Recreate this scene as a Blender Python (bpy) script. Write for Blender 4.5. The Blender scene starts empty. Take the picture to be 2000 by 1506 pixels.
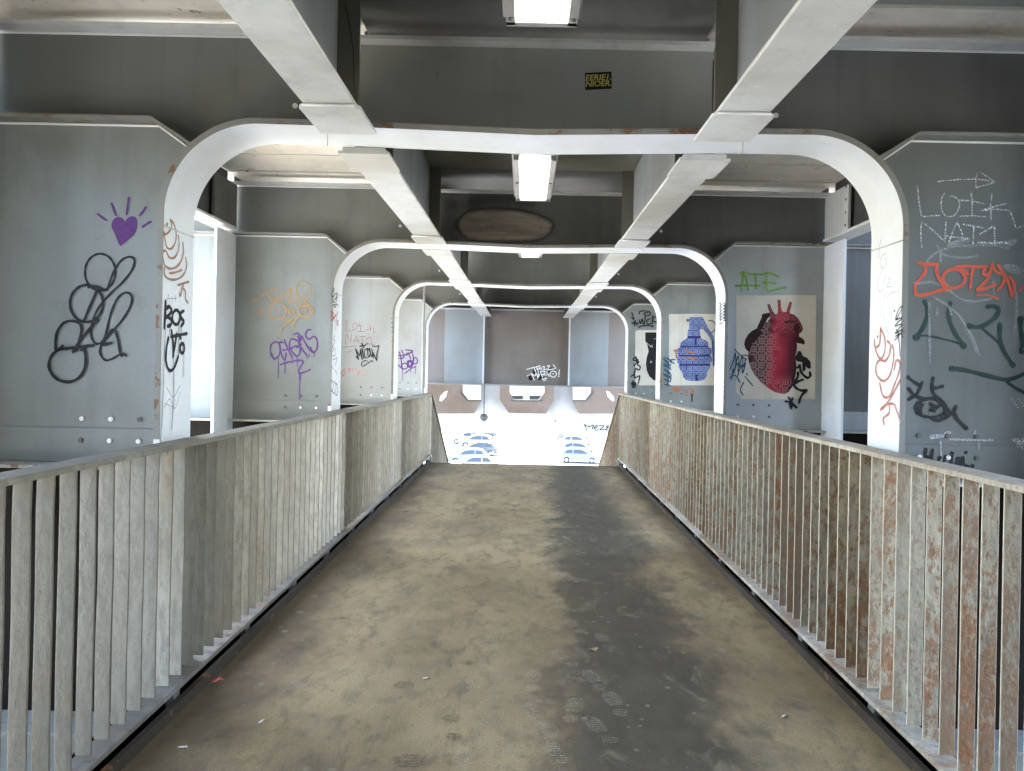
import bpy, bmesh, math, random
from mathutils import Vector, Matrix
from mathutils.geometry import tessellate_polygon
random.seed(7)
R = math.radians
SC = bpy.context.scene
COL = SC.collection

# ------------------------------------------------------------------ camera
EYE = 1.5
ROLL = 0.02
FPX, VX, VY = 1500.0, 1025.0, 720.0           # focal length and principal point in photo pixels (2000 x 1506)
cam = bpy.data.cameras.new('camera')
cam.sensor_width = 36.0
cam.lens = 36.0 * FPX / 2000.0
cam.shift_x = -(VX - 1000.0) / 2000.0
cam.shift_y = -(753.0 - VY) / 2000.0
cam.clip_start, cam.clip_end = 0.05, 3000.0
camo = bpy.data.objects.new('camera', cam)
COL.objects.link(camo)
camo.matrix_world = Matrix.Translation((0, 0, EYE)) @ Matrix.Rotation(R(90), 4, 'X') @ Matrix.Rotation(ROLL, 4, 'Z')
SC.camera = camo

# ------------------------------------------------------------------ sky, sun, exposure
SUN_EL, SUN_AZ = 52.0, 338.0                  # azimuth clockwise from +Y: ahead, a little to the left
world = bpy.data.worlds.new('World')
SC.world = world
world.use_nodes = True
wn, wl = world.node_tree.nodes, world.node_tree.links
wn.clear()
sky = wn.new('ShaderNodeTexSky')
sky.sky_type = 'NISHITA'
sky.sun_disc = False
sky.sun_elevation = R(SUN_EL)
sky.sun_rotation = R(SUN_AZ)
sky.air_density, sky.dust_density, sky.ozone_density = 1.0, 1.5, 1.0
bg = wn.new('ShaderNodeBackground')
bg.inputs['Strength'].default_value = 0.15
wo = wn.new('ShaderNodeOutputWorld')
wl.new(sky.outputs[0], bg.inputs[0])
wl.new(bg.outputs[0], wo.inputs[0])
sun = bpy.data.lights.new('sun', 'SUN')
sun.energy = 4.5
sun.angle = R(0.5)
sun.color = (1.0, 0.965, 0.92)
suno = bpy.data.objects.new('sun', sun)
COL.objects.link(suno)
sd = Vector((math.sin(R(SUN_AZ)) * math.cos(R(SUN_EL)), math.cos(R(SUN_AZ)) * math.cos(R(SUN_EL)), math.sin(R(SUN_EL))))
suno.rotation_euler = (-sd).to_track_quat('-Z', 'Y').to_euler()
suno.location = (-20, -30, 40)
vs = SC.view_settings
vs.view_transform = 'Standard'
vs.look = 'None'
vs.exposure = 4.3
vs.gamma = 1.0
vs.use_curve_mapping = False
SC.render.engine = 'CYCLES'
cy = SC.cycles
cy.max_bounces = 10
cy.diffuse_bounces = 7
cy.glossy_bounces = 3
cy.transmission_bounces = 4
cy.transparent_max_bounces = 12
cy.sample_clamp_indirect = 8.0
cy.use_denoising = True

# ------------------------------------------------------------------ helpers
def ray(px, py):
    """direction (per metre of depth) of a photo pixel"""
    dx, dy = px - VX, py - VY
    c, s = math.cos(ROLL), math.sin(ROLL)
    return ((dx * c + dy * s) / FPX, -(dy * c - dx * s) / FPX)
def onY(px, py, y):
    a, b = ray(px, py)
    return Vector((a * y, y, EYE + b * y))
def onX(px, py, x):
    a, b = ray(px, py)
    y = x / a
    return Vector((x, y, EYE + b * y))
def onZ(px, py, z):
    a, b = ray(px, py)
    y = (z - EYE) / b
    return Vector((a * y, y, z))

def tag(o, label=None, cat=None, group=None, kind=None):
    if label: o['label'] = label
    if cat: o['category'] = cat
    if group: o['group'] = group
    if kind: o['kind'] = kind
    return o
def empty(name, loc=(0, 0, 0), label=None, cat=None, group=None):
    o = bpy.data.objects.new(name, None)
    o.empty_display_size = 0.2
    COL.objects.link(o)
    o.location = loc
    return tag(o, label, cat, group)
def link(name, me, parent=None, loc=None):
    """an object for mesh data; coordinates are world ones, so take off the parent's place"""
    o = bpy.data.objects.new(name, me)
    COL.objects.link(o)
    if parent is not None:
        o.parent = parent
        base = Vector((0, 0, 0))
        p = parent
        while p is not None:
            base += p.location
            p = p.parent
        o.location = (Vector(loc) if loc is not None else Vector((0, 0, 0))) - base
    elif loc is not None:
        o.location = loc
    return o

class MB:
    def __init__(s):
        s.v, s.f, s.sm, s.att = [], [], [], []
    def add(s, vs_, fs, smooth=False, att=None):
        n = len(s.v)
        s.v += [tuple(v) for v in vs_]
        s.f += [tuple(i + n for i in f) for f in fs]
        s.sm += [smooth] * len(fs)
        s.att += att if att is not None else [0.0] * len(vs_)
        return s
    def box(s, x0, x1, y0, y1, z0, z1):
        x0, x1 = min(x0, x1), max(x0, x1)
        y0, y1 = min(y0, y1), max(y0, y1)
        z0, z1 = min(z0, z1), max(z0, z1)
        v = [(x0, y0, z0), (x1, y0, z0), (x1, y1, z0), (x0, y1, z0), (x0, y0, z1), (x1, y0, z1), (x1, y1, z1), (x0, y1, z1)]
        return s.add(v, [(0, 3, 2, 1), (4, 5, 6, 7), (0, 1, 5, 4), (1, 2, 6, 5), (2, 3, 7, 6), (3, 0, 4, 7)])
    def bevbox(s, x0, x1, y0, y1, z0, z1, b):
        bm = bmesh.new()
        bmesh.ops.create_cube(bm, size=1.0)
        for v in bm.verts:
            v.co = Vector(((x0 + x1) / 2 + v.co.x * abs(x1 - x0), (y0 + y1) / 2 + v.co.y * abs(y1 - y0), (z0 + z1) / 2 + v.co.z * abs(z1 - z0)))
        bmesh.ops.bevel(bm, geom=list(bm.edges), offset=b, segments=2, affect='EDGES', profile=0.5)
        bm.verts.index_update()
        s.add([v.co.copy() for v in bm.verts], [[v.index for v in f.verts] for f in bm.faces])
        bm.free()
        return s
    def prism(s, poly, axis, a0, a1):
        """poly in the two other axes (in x,y,z order) extruded along axis from a0 to a1; handles concave outlines"""
        def P(p, a):
            return {'x': (a, p[0], p[1]), 'y': (p[0], a, p[1]), 'z': (p[0], p[1], a)}[axis]
        n = len(poly)
        tr = tessellate_polygon([[Vector((p[0], p[1], 0)) for p in poly]])
        v = [P(p, a0) for p in poly] + [P(p, a1) for p in poly]
        f = [tuple(t) for t in tr] + [tuple(i + n for i in reversed(t)) for t in tr]
        f += [(i, (i + 1) % n, (i + 1) % n + n, i + n) for i in range(n)]
        return s.add(v, f)
    def tube(s, pts, r, n=8, cap=True):
        pts = [Vector(p) for p in pts]
        rings = []
        for i, p in enumerate(pts):
            t = (pts[min(i + 1, len(pts) - 1)] - pts[max(i - 1, 0)]).normalized()
            u = t.cross(Vector((0, 0, 1)))
            if u.length < 1e-3: u = t.cross(Vector((0, 1, 0)))
            u.normalize(); w = t.cross(u)
            rr = r[i] if isinstance(r, (list, tuple)) else r
            rings.append([p + u * math.cos(2 * math.pi * k / n) * rr + w * math.sin(2 * math.pi * k / n) * rr for k in range(n)])
        v = [q for ring in rings for q in ring]
        f = []
        for i in range(len(pts) - 1):
            for k in range(n):
                f.append((i * n + k, i * n + (k + 1) % n, (i + 1) * n + (k + 1) % n, (i + 1) * n + k))
        if cap:
            f.append(tuple(range(n - 1, -1, -1)))
            f.append(tuple((len(pts) - 1) * n + k for k in range(n)))
        return s.add(v, f, True)
    def strip(s, path, t, y0, y1):
        """a plate following a path in x,z: inner face on the path, thickness t along the left normal, from y0 to y1"""
        n = len(path)
        out = []
        for i in range(n):
            a = Vector(path[max(i - 1, 0)]); b = Vector(path[min(i + 1, n - 1)])
            d = (b - a).normalized()
            out.append((path[i][0] - d.y * t, path[i][1] + d.x * t))
        v = []
        for (p, q) in zip(path, out):
            v += [(p[0], y0, p[1]), (p[0], y1, p[1]), (q[0], y1, q[1]), (q[0], y0, q[1])]
        f = []
        for i in range(n - 1):
            for k in range(4):
                f.append((i * 4 + k, i * 4 + (k + 1) % 4, i * 4 + 4 + (k + 1) % 4, i * 4 + 4 + k))
        f += [(3, 2, 1, 0), tuple(4 * (n - 1) + k for k in range(4))]
        return s.add(v, f)
    def mesh(s, name, mat=None, fix=True):
        me = bpy.data.meshes.new(name)
        me.from_pydata(s.v, [], s.f)
        if any(s.sm):
            me.polygons.foreach_set('use_smooth', s.sm)
        if any(s.att):
            a = me.attributes.new('edge', 'FLOAT', 'POINT')
            a.data.foreach_set('value', s.att)
        if mat is not None:
            me.materials.append(mat)
        if fix:
            bm = bmesh.new(); bm.from_mesh(me)
            bmesh.ops.recalc_face_normals(bm, faces=bm.faces)
            bm.to_mesh(me); bm.free()
        me.update()
        return me
    def build(s, name, mat=None, parent=None, label=None, fix=True):
        o = link(name, s.mesh(name, mat, fix), parent)
        if label: o['label'] = label
        return o

# ------------------------------------------------------------------ materials
class NT:
    def __init__(s, name):
        s.m = bpy.data.materials.new(name)
        s.m.use_nodes = True
        s.n, s.l = s.m.node_tree.nodes, s.m.node_tree.links
        s.n.clear()
        s.out = s.n.new('ShaderNodeOutputMaterial')
        s.b = s.n.new('ShaderNodeBsdfPrincipled')
        s.l.new(s.b.outputs[0], s.out.inputs[0])
        s.geo = s.n.new('ShaderNodeNewGeometry')
        s.pos = s.geo.outputs['Position']
    def link(s, a, b): s.l.new(a, b)
    def val(s, sock, v):
        if isinstance(v, bpy.types.NodeSocket): s.l.new(v, sock)
        elif isinstance(v, (tuple, list)) and len(v) == 3 and sock.type == 'RGBA': sock.default_value = (*v, 1)
        else: sock.default_value = v
    def scale(s, vec, sc):
        n = s.n.new('ShaderNodeVectorMath'); n.operation = 'MULTIPLY'
        s.val(n.inputs[0], vec); n.inputs[1].default_value = sc
        return n.outputs[0]
    def vadd(s, a, b):
        n = s.n.new('ShaderNodeVectorMath'); n.operation = 'ADD'
        s.val(n.inputs[0], a); s.val(n.inputs[1], b)
        return n.outputs[0]
    def noise(s, sc, vec=None, scale=1.0, detail=4.0, rough=0.55, dist=0.0, off=(0, 0, 0)):
        v = s.scale(vec if vec is not None else s.pos, sc if isinstance(sc, tuple) else (sc, sc, sc))
        if off != (0, 0, 0): v = s.vadd(v, off)
        n = s.n.new('ShaderNodeTexNoise')
        n.inputs['Scale'].default_value = scale
        n.inputs['Detail'].default_value = detail
        n.inputs['Roughness'].default_value = rough
        n.inputs['Distortion'].default_value = dist
        s.link(v, n.inputs['Vector'])
        return n.outputs['Fac']
    def voro(s, sc, vec=None, feature='F1', rnd=1.0, off=(0, 0, 0)):
        v = s.scale(vec if vec is not None else s.pos, sc if isinstance(sc, tuple) else (sc, sc, sc))
        if off != (0, 0, 0): v = s.vadd(v, off)
        n = s.n.new('ShaderNodeTexVoronoi'); n.feature = feature
        n.inputs['Scale'].default_value = 1.0
        n.inputs['Randomness'].default_value = rnd
        s.link(v, n.inputs['Vector'])
        return n
    def ramp(s, f, a, b, lo=0.0, hi=1.0):
        n = s.n.new('ShaderNodeMapRange'); n.interpolation_type = 'SMOOTHSTEP'
        s.val(n.inputs[0], f)
        n.inputs[1].default_value, n.inputs[2].default_value = a, b
        n.inputs[3].default_value, n.inputs[4].default_value = lo, hi
        return n.outputs[0]
    def mth(s, op, a, b=0.0, clamp=False):
        n = s.n.new('ShaderNodeMath'); n.operation = op; n.use_clamp = clamp
        s.val(n.inputs[0], a); s.val(n.inputs[1], b)
        return n.outputs[0]
    def mix(s, f, a, b, mode='MIX'):
        n = s.n.new('ShaderNodeMix'); n.data_type = 'RGBA'; n.blend_type = mode
        s.val(n.inputs[0], f); s.val(n.inputs[6], a); s.val(n.inputs[7], b)
        return n.outputs[2]
    def xyz(s, vec=None):
        n = s.n.new('ShaderNodeSeparateXYZ'); s.link(vec if vec is not None else s.pos, n.inputs[0])
        return n.outputs
    def bump(s, h, strength=0.3, dist=0.01):
        n = s.n.new('ShaderNodeBump')
        n.inputs['Strength'].default_value = strength
        n.inputs['Distance'].default_value = dist
        s.val(n.inputs['Height'], h)
        s.link(n.outputs[0], s.b.inputs['Normal'])
    def done(s, col, rough=0.6, spec=0.4, metal=0.0):
        s.val(s.b.inputs['Base Color'], col)
        s.val(s.b.inputs['Roughness'], rough)
        s.b.inputs['Specular IOR Level'].default_value = spec
        s.b.inputs['Metallic'].default_value = metal
        return s.m

def steel_paint(name, col, dirt=0.5, rough=0.55, rust=0.0, tint=(0.9, 0.86, 0.76), spec=0.35):
    t = NT(name)
    big = t.noise(0.9, detail=5)
    streak = t.noise((7, 7, 0.6), detail=4)
    fine = t.noise(55, detail=3)
    speck = t.noise(16, detail=6, rough=0.7, off=(3.1, 7, 1))
    c = t.mix(t.ramp(big, 0.35, 0.7), tuple(x * (1 + 0.05 * dirt) for x in col), tuple(x * (1 - 0.22 * dirt) * y for x, y in zip(col, tint)))
    c = t.mix(t.mth('MULTIPLY', t.ramp(streak, 0.52, 0.75), 0.35 * dirt), c, tuple(x * 0.5 for x in col))
    c = t.mix(t.mth('MULTIPLY', t.ramp(fine, 0.45, 0.8), 0.18 * dirt), c, tuple(x * 0.6 for x in col))
    c = t.mix(t.mth('MULTIPLY', t.ramp(speck, 0.66, 0.72), 0.6 * dirt), c, tuple(x * 0.3 for x in col))
    run = t.noise((11, 11, 0.35), detail=5, rough=0.6, off=(8, 1, 0))
    c = t.mix(t.mth('MULTIPLY', t.ramp(run, 0.56, 0.74), 0.3 * dirt), c, tuple(x * 0.42 for x in col))
    sm = t.noise((2.6, 2.6, 2.0), detail=7, rough=0.68, dist=0.5, off=(21, 6, 3))
    c = t.mix(t.mth('MULTIPLY', t.ramp(sm, 0.56, 0.70), 0.28 * dirt), c, tuple(x * 0.5 for x in col))
    scr = t.noise((30, 30, 130), detail=2, off=(2, 9, 4))
    c = t.mix(t.mth('MULTIPLY', t.ramp(scr, 0.70, 0.76), 0.35 * dirt), c, tuple(min(0.8, x * 1.5) for x in col))
    if rust:
        rn = t.noise(9, detail=7, rough=0.7, off=(11, 2, 5))
        c = t.mix(t.mth('MULTIPLY', t.ramp(rn, 0.66 - 0.1 * rust, 0.74 - 0.1 * rust), 0.9), c, (0.16, 0.075, 0.035))
    t.bump(t.mth('ADD', t.mth('MULTIPLY', fine, 0.5), speck), 0.12, 0.004)
    return t.done(c, t.ramp(big, 0.2, 0.8, rough - 0.08, rough + 0.12), spec)

M = {}
M['web'] = steel_paint('grey_steel_paint', (0.165, 0.17, 0.155), 0.7)
M['soot_shade_web'] = steel_paint('sooty_shaded_web_paint', (0.125, 0.125, 0.117), 1.0)  # serves real soot and also shade painted onto the right side
M['lit_web'] = steel_paint('lit_web_paint', (0.27, 0.275, 0.26), 0.6)  # brighter copy of the web paint, holds lamp light in its colour
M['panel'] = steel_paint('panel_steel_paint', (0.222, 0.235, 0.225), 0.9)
M['panel_lit'] = steel_paint('lit_panel_paint', (0.37, 0.38, 0.375), 0.6)  # lit copy of the panel paint for the brighter far left bays
M['panel_shade'] = steel_paint('shaded_panel_paint', (0.155, 0.165, 0.158), 0.9)  # shaded copy of the panel paint for the dim near right bay
M['panel_midlit'] = steel_paint('midlit_panel_paint', (0.35, 0.372, 0.378), 0.8)  # raised copy of the panel paint, offsets the dim right bay
M['white'] = steel_paint('pale_steel_paint', (0.70, 0.74, 0.785), 0.3, 0.5)
M['beam'] = steel_paint('beam_steel_paint', (0.58, 0.59, 0.57), 0.9, 0.6)
M['edge'] = steel_paint('rusty_edge_paint', (0.42, 0.40, 0.36), 0.9, 0.7, rust=1.2)
M['foot'] = steel_paint('foot_paint', (0.30, 0.30, 0.29), 0.8)
M['deckpaint'] = steel_paint('ceiling_paint', (0.66, 0.62, 0.55), 0.9, 0.7, rust=0.4)
M['brownwall'] = steel_paint('brown_grey_paint', (0.235, 0.21, 0.20), 0.5)
M['bluewall'] = steel_paint('blue_grey_paint', (0.29, 0.315, 0.34), 0.35)
M['dark'] = steel_paint('dark_steel', (0.06, 0.06, 0.058), 0.6, 0.6)
M['gap_black'] = steel_paint('gap_black_paint', (0.016, 0.014, 0.012), 0.8, 0.95, spec=0.02)  # near-black colour holds the shade of gutters and gaps
M['bounce_ledge'] = steel_paint('bounce_concrete', (0.31, 0.31, 0.305), 0.5, 0.9, tint=(0.95, 0.94, 0.9))  # kept pale so the added aprons bounce light inward
M['apron'] = steel_paint('dirty_apron', (0.16, 0.155, 0.145), 0.8, 0.9)
M['kerb'] = steel_paint('rusty_kerb', (0.065, 0.052, 0.04), 0.9, 0.9, rust=0.8, spec=0.08)
M['bracket'] = steel_paint('grimy_bracket', (0.15, 0.14, 0.125), 0.9, 0.7)
M['bounce_ledge_bright'] = steel_paint('bright_bounce_concrete', (0.55, 0.55, 0.54), 0.3, 0.9)  # paler copy, bounces more light into the far left bays
M['edgegrey'] = steel_paint('grey_flange_edge', (0.23, 0.225, 0.205), 0.9, 0.7, rust=1.0)
M['beamweb'] = steel_paint('beam_web_paint', (0.25, 0.262, 0.265), 0.9)
M['olive'] = steel_paint('olive_shaded_steel', (0.15, 0.145, 0.115), 1.0)  # dark olive puts the stiffeners' shade into their colour
M['deck_shade'] = steel_paint('shaded_ceiling_paint', (0.24, 0.245, 0.225), 0.9, 0.7, rust=0.3)  # darker copy of the ceiling paint, holds the near bay's shade
M['bolt'] = steel_paint('bolt_steel', (0.10, 0.10, 0.10), 0.5, 0.4)
M['hole_bead_white'] = steel_paint('lit_hole_bead_white', (0.78, 0.78, 0.77), 0.1, 0.4)  # for weld beads, and for discs painting daylight seen through holes
M['galv'] = steel_paint('galvanised_steel', (0.34, 0.34, 0.33), 0.5, 0.4)
M['concrete'] = steel_paint('brown_concrete', (0.155, 0.122, 0.108), 0.6, 0.85)
M['whitewall'] = steel_paint('white_render', (0.42, 0.43, 0.46), 0.15, 0.85)
M['recess'] = steel_paint('recess_render', (0.52, 0.49, 0.475), 0.15, 0.85)

def slat_mat(name, col, rust_amt, dark_amt, edgecol=None):
    t = NT(name)
    big = t.noise((2.2, 3.0, 0.9), detail=4)
    low = t.ramp(t.xyz()[2], 0.05, 1.25, 1.0, 0.0)
    r1 = t.noise((30, 30, 17), detail=9, rough=0.78)
    r2 = t.noise((60, 60, 30), detail=5, rough=0.7, off=(4, 1, 8))
    streak = t.noise((45, 45, 2.2), detail=3, off=(7, 7, 2))
    c = t.mix(t.ramp(big, 0.3, 0.7), col, tuple(x * 0.72 * y for x, y in zip(col, (1.0, 0.97, 0.88))))
    c = t.mix(t.mth('MULTIPLY', t.ramp(streak, 0.5, 0.75), 0.45), c, tuple(x * 0.45 for x in col))
    m = t.mth('ADD', r1, t.mth('MULTIPLY', t.mth('SUBTRACT', big, 0.5), 0.55))
    m = t.mth('ADD', m, t.mth('MULTIPLY', low, 0.07))
    th = 0.66 - 0.14 * rust_amt
    mask = t.ramp(m, th, th + 0.10)
    rc = t.mix(r2, (0.15, 0.058, 0.022), (0.48, 0.235, 0.10))
    c = t.mix(t.mth('MULTIPLY', mask, min(1.0, 0.55 + 0.4 * rust_amt)), c, rc)
    sp = t.noise((75, 75, 42), detail=6, rough=0.75, off=(9, 13, 2))
    spm = t.mth('ADD', sp, t.mth('MULTIPLY', t.mth('SUBTRACT', r1, 0.5), 0.7))
    c = t.mix(t.mth('MULTIPLY', t.ramp(spm, 0.70 - 0.14 * rust_amt, 0.78 - 0.14 * rust_amt), 0.85), c, (0.24, 0.10, 0.04))
    dk = t.noise((30, 30, 12), detail=6, rough=0.7, off=(17, 3, 9))
    c = t.mix(t.mth('MULTIPLY', t.ramp(dk, 0.66, 0.72), dark_amt), c, (0.035, 0.03, 0.025))
    mot = t.noise((34, 34, 11), detail=6, rough=0.7, off=(2, 19, 5))
    c = t.mix(t.mth('MULTIPLY', t.ramp(mot, 0.40, 0.66), 0.62), c, tuple(x * 0.42 for x in col))
    each = t.noise((0.2, 8.7, 0.15), detail=0, off=(5, 3, 0))
    c = t.mix(t.mth('MULTIPLY', t.ramp(each, 0.36, 0.64), 0.5), c, tuple(x * 0.5 for x in col))
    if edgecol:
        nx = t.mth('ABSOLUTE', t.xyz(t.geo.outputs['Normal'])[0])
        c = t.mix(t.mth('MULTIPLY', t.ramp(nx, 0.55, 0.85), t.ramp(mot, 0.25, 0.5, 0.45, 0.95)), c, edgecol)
    bl_ = t.noise((52, 52, 40), detail=3, off=(1, 1, 7))
    t.bump(t.mth('ADD', t.mth('MULTIPLY', r1, 0.8), t.mth('MULTIPLY', bl_, 1.0)), 0.7, 0.006)
    return t.done(c, 0.62, 0.35)
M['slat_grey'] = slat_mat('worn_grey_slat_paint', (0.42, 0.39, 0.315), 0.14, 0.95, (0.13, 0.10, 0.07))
M['slat_rust'] = slat_mat('rusting_slat_paint', (0.52, 0.45, 0.32), 1.15, 0.5, (0.62, 0.55, 0.42))  # cream edge colour paints side light onto the bar edges
M['rail_rust'] = slat_mat('rusting_rail_paint', (0.50, 0.44, 0.35), 0.7, 0.5)
M['rail_grey'] = slat_mat('worn_rail_paint', (0.27, 0.245, 0.195), 0.35, 0.7)
M['low_rail_grey'] = slat_mat('dirty_low_rail', (0.22, 0.20, 0.165), 0.4, 0.8)

def floor_mat():
    t = NT('worn_dusty_asphalt')
    x, y, z = t.xyz()
    wob = t.mth('MULTIPLY', t.mth('SUBTRACT', t.noise((0.55, 0.5, 1), detail=3), 0.5), 0.5)
    jag = t.mth('MULTIPLY', t.mth('SUBTRACT', t.noise((3.2, 2.2, 1), detail=6, rough=0.65), 0.5), 0.75)
    jag2 = t.mth('MULTIPLY', t.mth('SUBTRACT', t.noise((14, 9, 1), detail=4, rough=0.6, off=(2, 5, 0)), 0.5), 0.22)
    xs = t.mth('ADD', t.mth('ADD', x, wob), t.mth('ADD', jag, jag2))
    # dark trodden track right of the middle, drifting a little with distance
    cx = t.mth('MULTIPLY', y, 0.02)
    xr = t.mth('SUBTRACT', xs, cx)
    track = t.mth('MULTIPLY', t.ramp(xr, 0.02, 0.30), t.ramp(xr, 1.08, 0.66))
    ax = t.mth('ABSOLUTE', t.mth('ADD', x, t.mth('ADD', jag, jag2)))
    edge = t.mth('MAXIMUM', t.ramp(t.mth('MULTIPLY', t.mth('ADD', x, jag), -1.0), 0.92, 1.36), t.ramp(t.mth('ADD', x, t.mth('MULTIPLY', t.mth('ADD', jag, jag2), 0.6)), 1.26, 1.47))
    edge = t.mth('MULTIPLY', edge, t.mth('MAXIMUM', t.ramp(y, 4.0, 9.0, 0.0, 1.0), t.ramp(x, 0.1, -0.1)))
    n1 = t.noise((1.6, 0.9, 1), detail=7, rough=0.6, off=(5, 0, 0))
    n2 = t.noise((9, 5, 1), detail=6, rough=0.62)
    n3 = t.noise(130, detail=3)
    dust = t.mix(t.ramp(n1, 0.3, 0.72), (0.215, 0.155, 0.078), (0.385, 0.288, 0.15))
    dust = t.mix(t.mth('MULTIPLY', t.ramp(n2, 0.45, 0.75), 0.55), dust, (0.12, 0.096, 0.06))
    dark = t.mix(t.ramp(n2, 0.3, 0.75), (0.048, 0.039, 0.025), (0.085, 0.070, 0.046))
    c = t.mix(t.mth('MULTIPLY', track, 0.95), dust, dark)
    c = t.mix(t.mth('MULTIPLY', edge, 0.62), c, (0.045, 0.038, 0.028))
    n4 = t.noise((5.5, 2.6, 1), detail=8, rough=0.72, dist=0.6, off=(31, 4, 0))
    c = t.mix(t.mth('MULTIPLY', t.ramp(n4, 0.5, 0.66), 0.5), c, (0.085, 0.07, 0.045))
    c = t.mix(t.mth('MULTIPLY', t.mth('MULTIPLY', t.ramp(n4, 0.46, 0.32), 0.4), t.mth('SUBTRACT', 1.0, edge)), c, (0.30, 0.255, 0.17))
    n5 = t.noise((22, 16, 1), detail=5, rough=0.7, off=(1, 44, 0))
    c = t.mix(t.mth('MULTIPLY', t.ramp(n5, 0.58, 0.7), 0.4), c, (0.06, 0.05, 0.035))
    # dull patches where feet polished the dust
    v0 = t.voro((2.6, 1.7, 0.001), off=(0.3, 0.2, 0))
    c = t.mix(t.mth('MULTIPLY', t.ramp(t.noise((4.5, 3, 1), detail=5, off=(9, 9, 0)), 0.6, 0.72), 0.45), c, (0.075, 0.065, 0.046))
    # chewing gum and drips: pale and dark discs
    vg = t.voro((7, 7, 0.001), off=(2.2, 8.1, 0))
    rnd = t.n.new('ShaderNodeSeparateColor'); t.link(vg.outputs['Color'], rnd.inputs[0])
    size = t.ramp(rnd.outputs[0], 0.35, 1.0, 0.0, 0.17)
    gum = t.ramp(t.mth('SUBTRACT', vg.outputs['Distance'], size), 0.02, -0.02)
    c = t.mix(t.mth('MULTIPLY', gum, 0.7), c, (0.24, 0.22, 0.165))
    vg2 = t.voro((15, 15, 0.001), off=(7.7, 3.3, 0))
    rn2 = t.n.new('ShaderNodeSeparateColor'); t.link(vg2.outputs['Color'], rn2.inputs[0])
    gum2 = t.ramp(t.mth('SUBTRACT', vg2.outputs['Distance'], t.ramp(rn2.outputs[1], 0.55, 1.0, 0.0, 0.2)), 0.03, -0.03)
    c = t.mix(t.mth('MULTIPLY', gum2, 0.55), c, (0.26, 0.235, 0.175))
    vd = t.voro((3.1, 3.1, 0.001), off=(6.2, 1.4, 0))
    rd = t.n.new('ShaderNodeSeparateColor'); t.link(vd.outputs['Color'], rd.inputs[0])
    sz = t.ramp(rd.outputs[1], 0.72, 1.0, 0.0, 0.11)
    blot = t.ramp(t.mth('ADD', t.mth('SUBTRACT', vd.outputs['Distance'], sz), t.mth('MULTIPLY', jag2, 0.3)), 0.03, -0.02)
    c = t.mix(t.mth('MULTIPLY', blot, 0.75), c, (0.045, 0.04, 0.03))
    c = t.mix(t.mth('MULTIPLY', t.ramp(n3, 0.35, 0.75), 0.4), c, (0.05, 0.043, 0.032))
    n6 = t.noise(420, detail=2)
    c = t.mix(t.mth('MULTIPLY', t.ramp(n6, 0.60, 0.72), 0.35), c, (0.34, 0.31, 0.25))
    t.bump(t.mth('ADD', t.mth('MULTIPLY', n3, 0.8), t.mth('MULTIPLY', n2, 0.7)), 0.35, 0.004)
    rough = t.mth('SUBTRACT', 0.78, t.mth('MULTIPLY', track, 0.2))
    return t.done(c, rough, 0.3)
M['floor'] = floor_mat()

def emit(name, col, s):
    t = NT(name)
    t.b.inputs['Emission Color'].default_value = (*col, 1)
    t.b.inputs['Emission Strength'].default_value = s
    return t.done((0.8, 0.8, 0.8), 0.4)
M['lamp'] = emit('lit_diffuser', (1.0, 0.95, 0.85), 0.9)

def ground_mat():
    t = NT('pale_tarmac')
    n = t.noise(0.05, detail=6); n2 = t.noise(1.5, detail=5)
    c = t.mix(n, (0.19, 0.185, 0.175), (0.25, 0.24, 0.225))
    c = t.mix(t.mth('MULTIPLY', n2, 0.25), c, (0.13, 0.125, 0.12))
    return t.done(c, 0.9, 0.2)
M['ground'] = ground_mat()
# ------------------------------------------------------------------ ground and what carries the place
GZ = -8.0
def struct(name, mb, mat):
    return tag(mb.build(name, mat), kind='structure')
struct('ground', MB().add([(-900, -500, GZ), (900, -500, GZ), (900, 1500, GZ), (-900, 1500, GZ)], [(0, 1, 2, 3)]), M['ground'])

CX = 0.025                 # middle of the steel structure
YW = [3.444 + 2.919 * i for i in range(4)]
YEND = 15.1
HALF, SOFF, TH = 1.61, 2.50, 0.025
RAD = 0.417
BX = 0.80                # longitudinal beams either side of the middle
XO = 3.75                  # how far out the cross plates reach

# bridge deck overhead, with its boards
deck = struct('bridge_deck', MB().box(-3.3, 3.3, -5.8, YEND + 0.33, 3.17, 3.6), M['deckpaint'])
me = None
y = -5.75
k = 0
while y < YEND + 0.2:
    w = 0.483
    if me is None:
        me = MB().box(-3.25, 3.25, 0, w, 0, 0.042).mesh('ceiling_plank', M['deck_shade'])
    if y > 3.1 and me.materials[0] != M['deckpaint']:
        me = MB().box(-3.25, 3.25, 0, w, 0, 0.042).mesh('ceiling_plank', M['deckpaint'])
    o = link('ceiling_plank', me, deck, (0, y, 3.068 + 0.005 * math.sin(k * 2.3)))
    y += w + 0.018
    k += 1

# unseen walls added behind and beside the camera to keep light out
back = empty('light_block_wall', (0, -5.8, 0), 'unseen grey walls added to block light behind and beside the viewer', 'wall')
MB().box(-4.34, 4.34, -5.9, -5.8, -10, 3.16).build('wall_panel', M['panel'], back)
MB().box(-3.89, -3.84, -5.79, 1.3, -10, 3.06).build('wall_panel', M['panel'], back)
MB().box(3.84, 3.89, -5.79, 0.9, -10, 3.06).build('wall_panel', M['panel'], back)
MB().box(3.84, 3.89, 4.0, 6.2, -0.44, 3.06).build('light_block_panel', M['dark'], back)  # unseen dark panel added to cut light from the right

# sooty lining plates between the two long beams
lm = {}
for q in range(18):
    ya = -5.2 + 1.12 * q
    tall = MB().box(CX - 0.785, CX + 0.785, ya, ya + 1.10, 3.046, 3.060).build('lining_plate', M['soot_shade_web' if (q % 3 or ya < 3) else 'olive'], deck)

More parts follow.
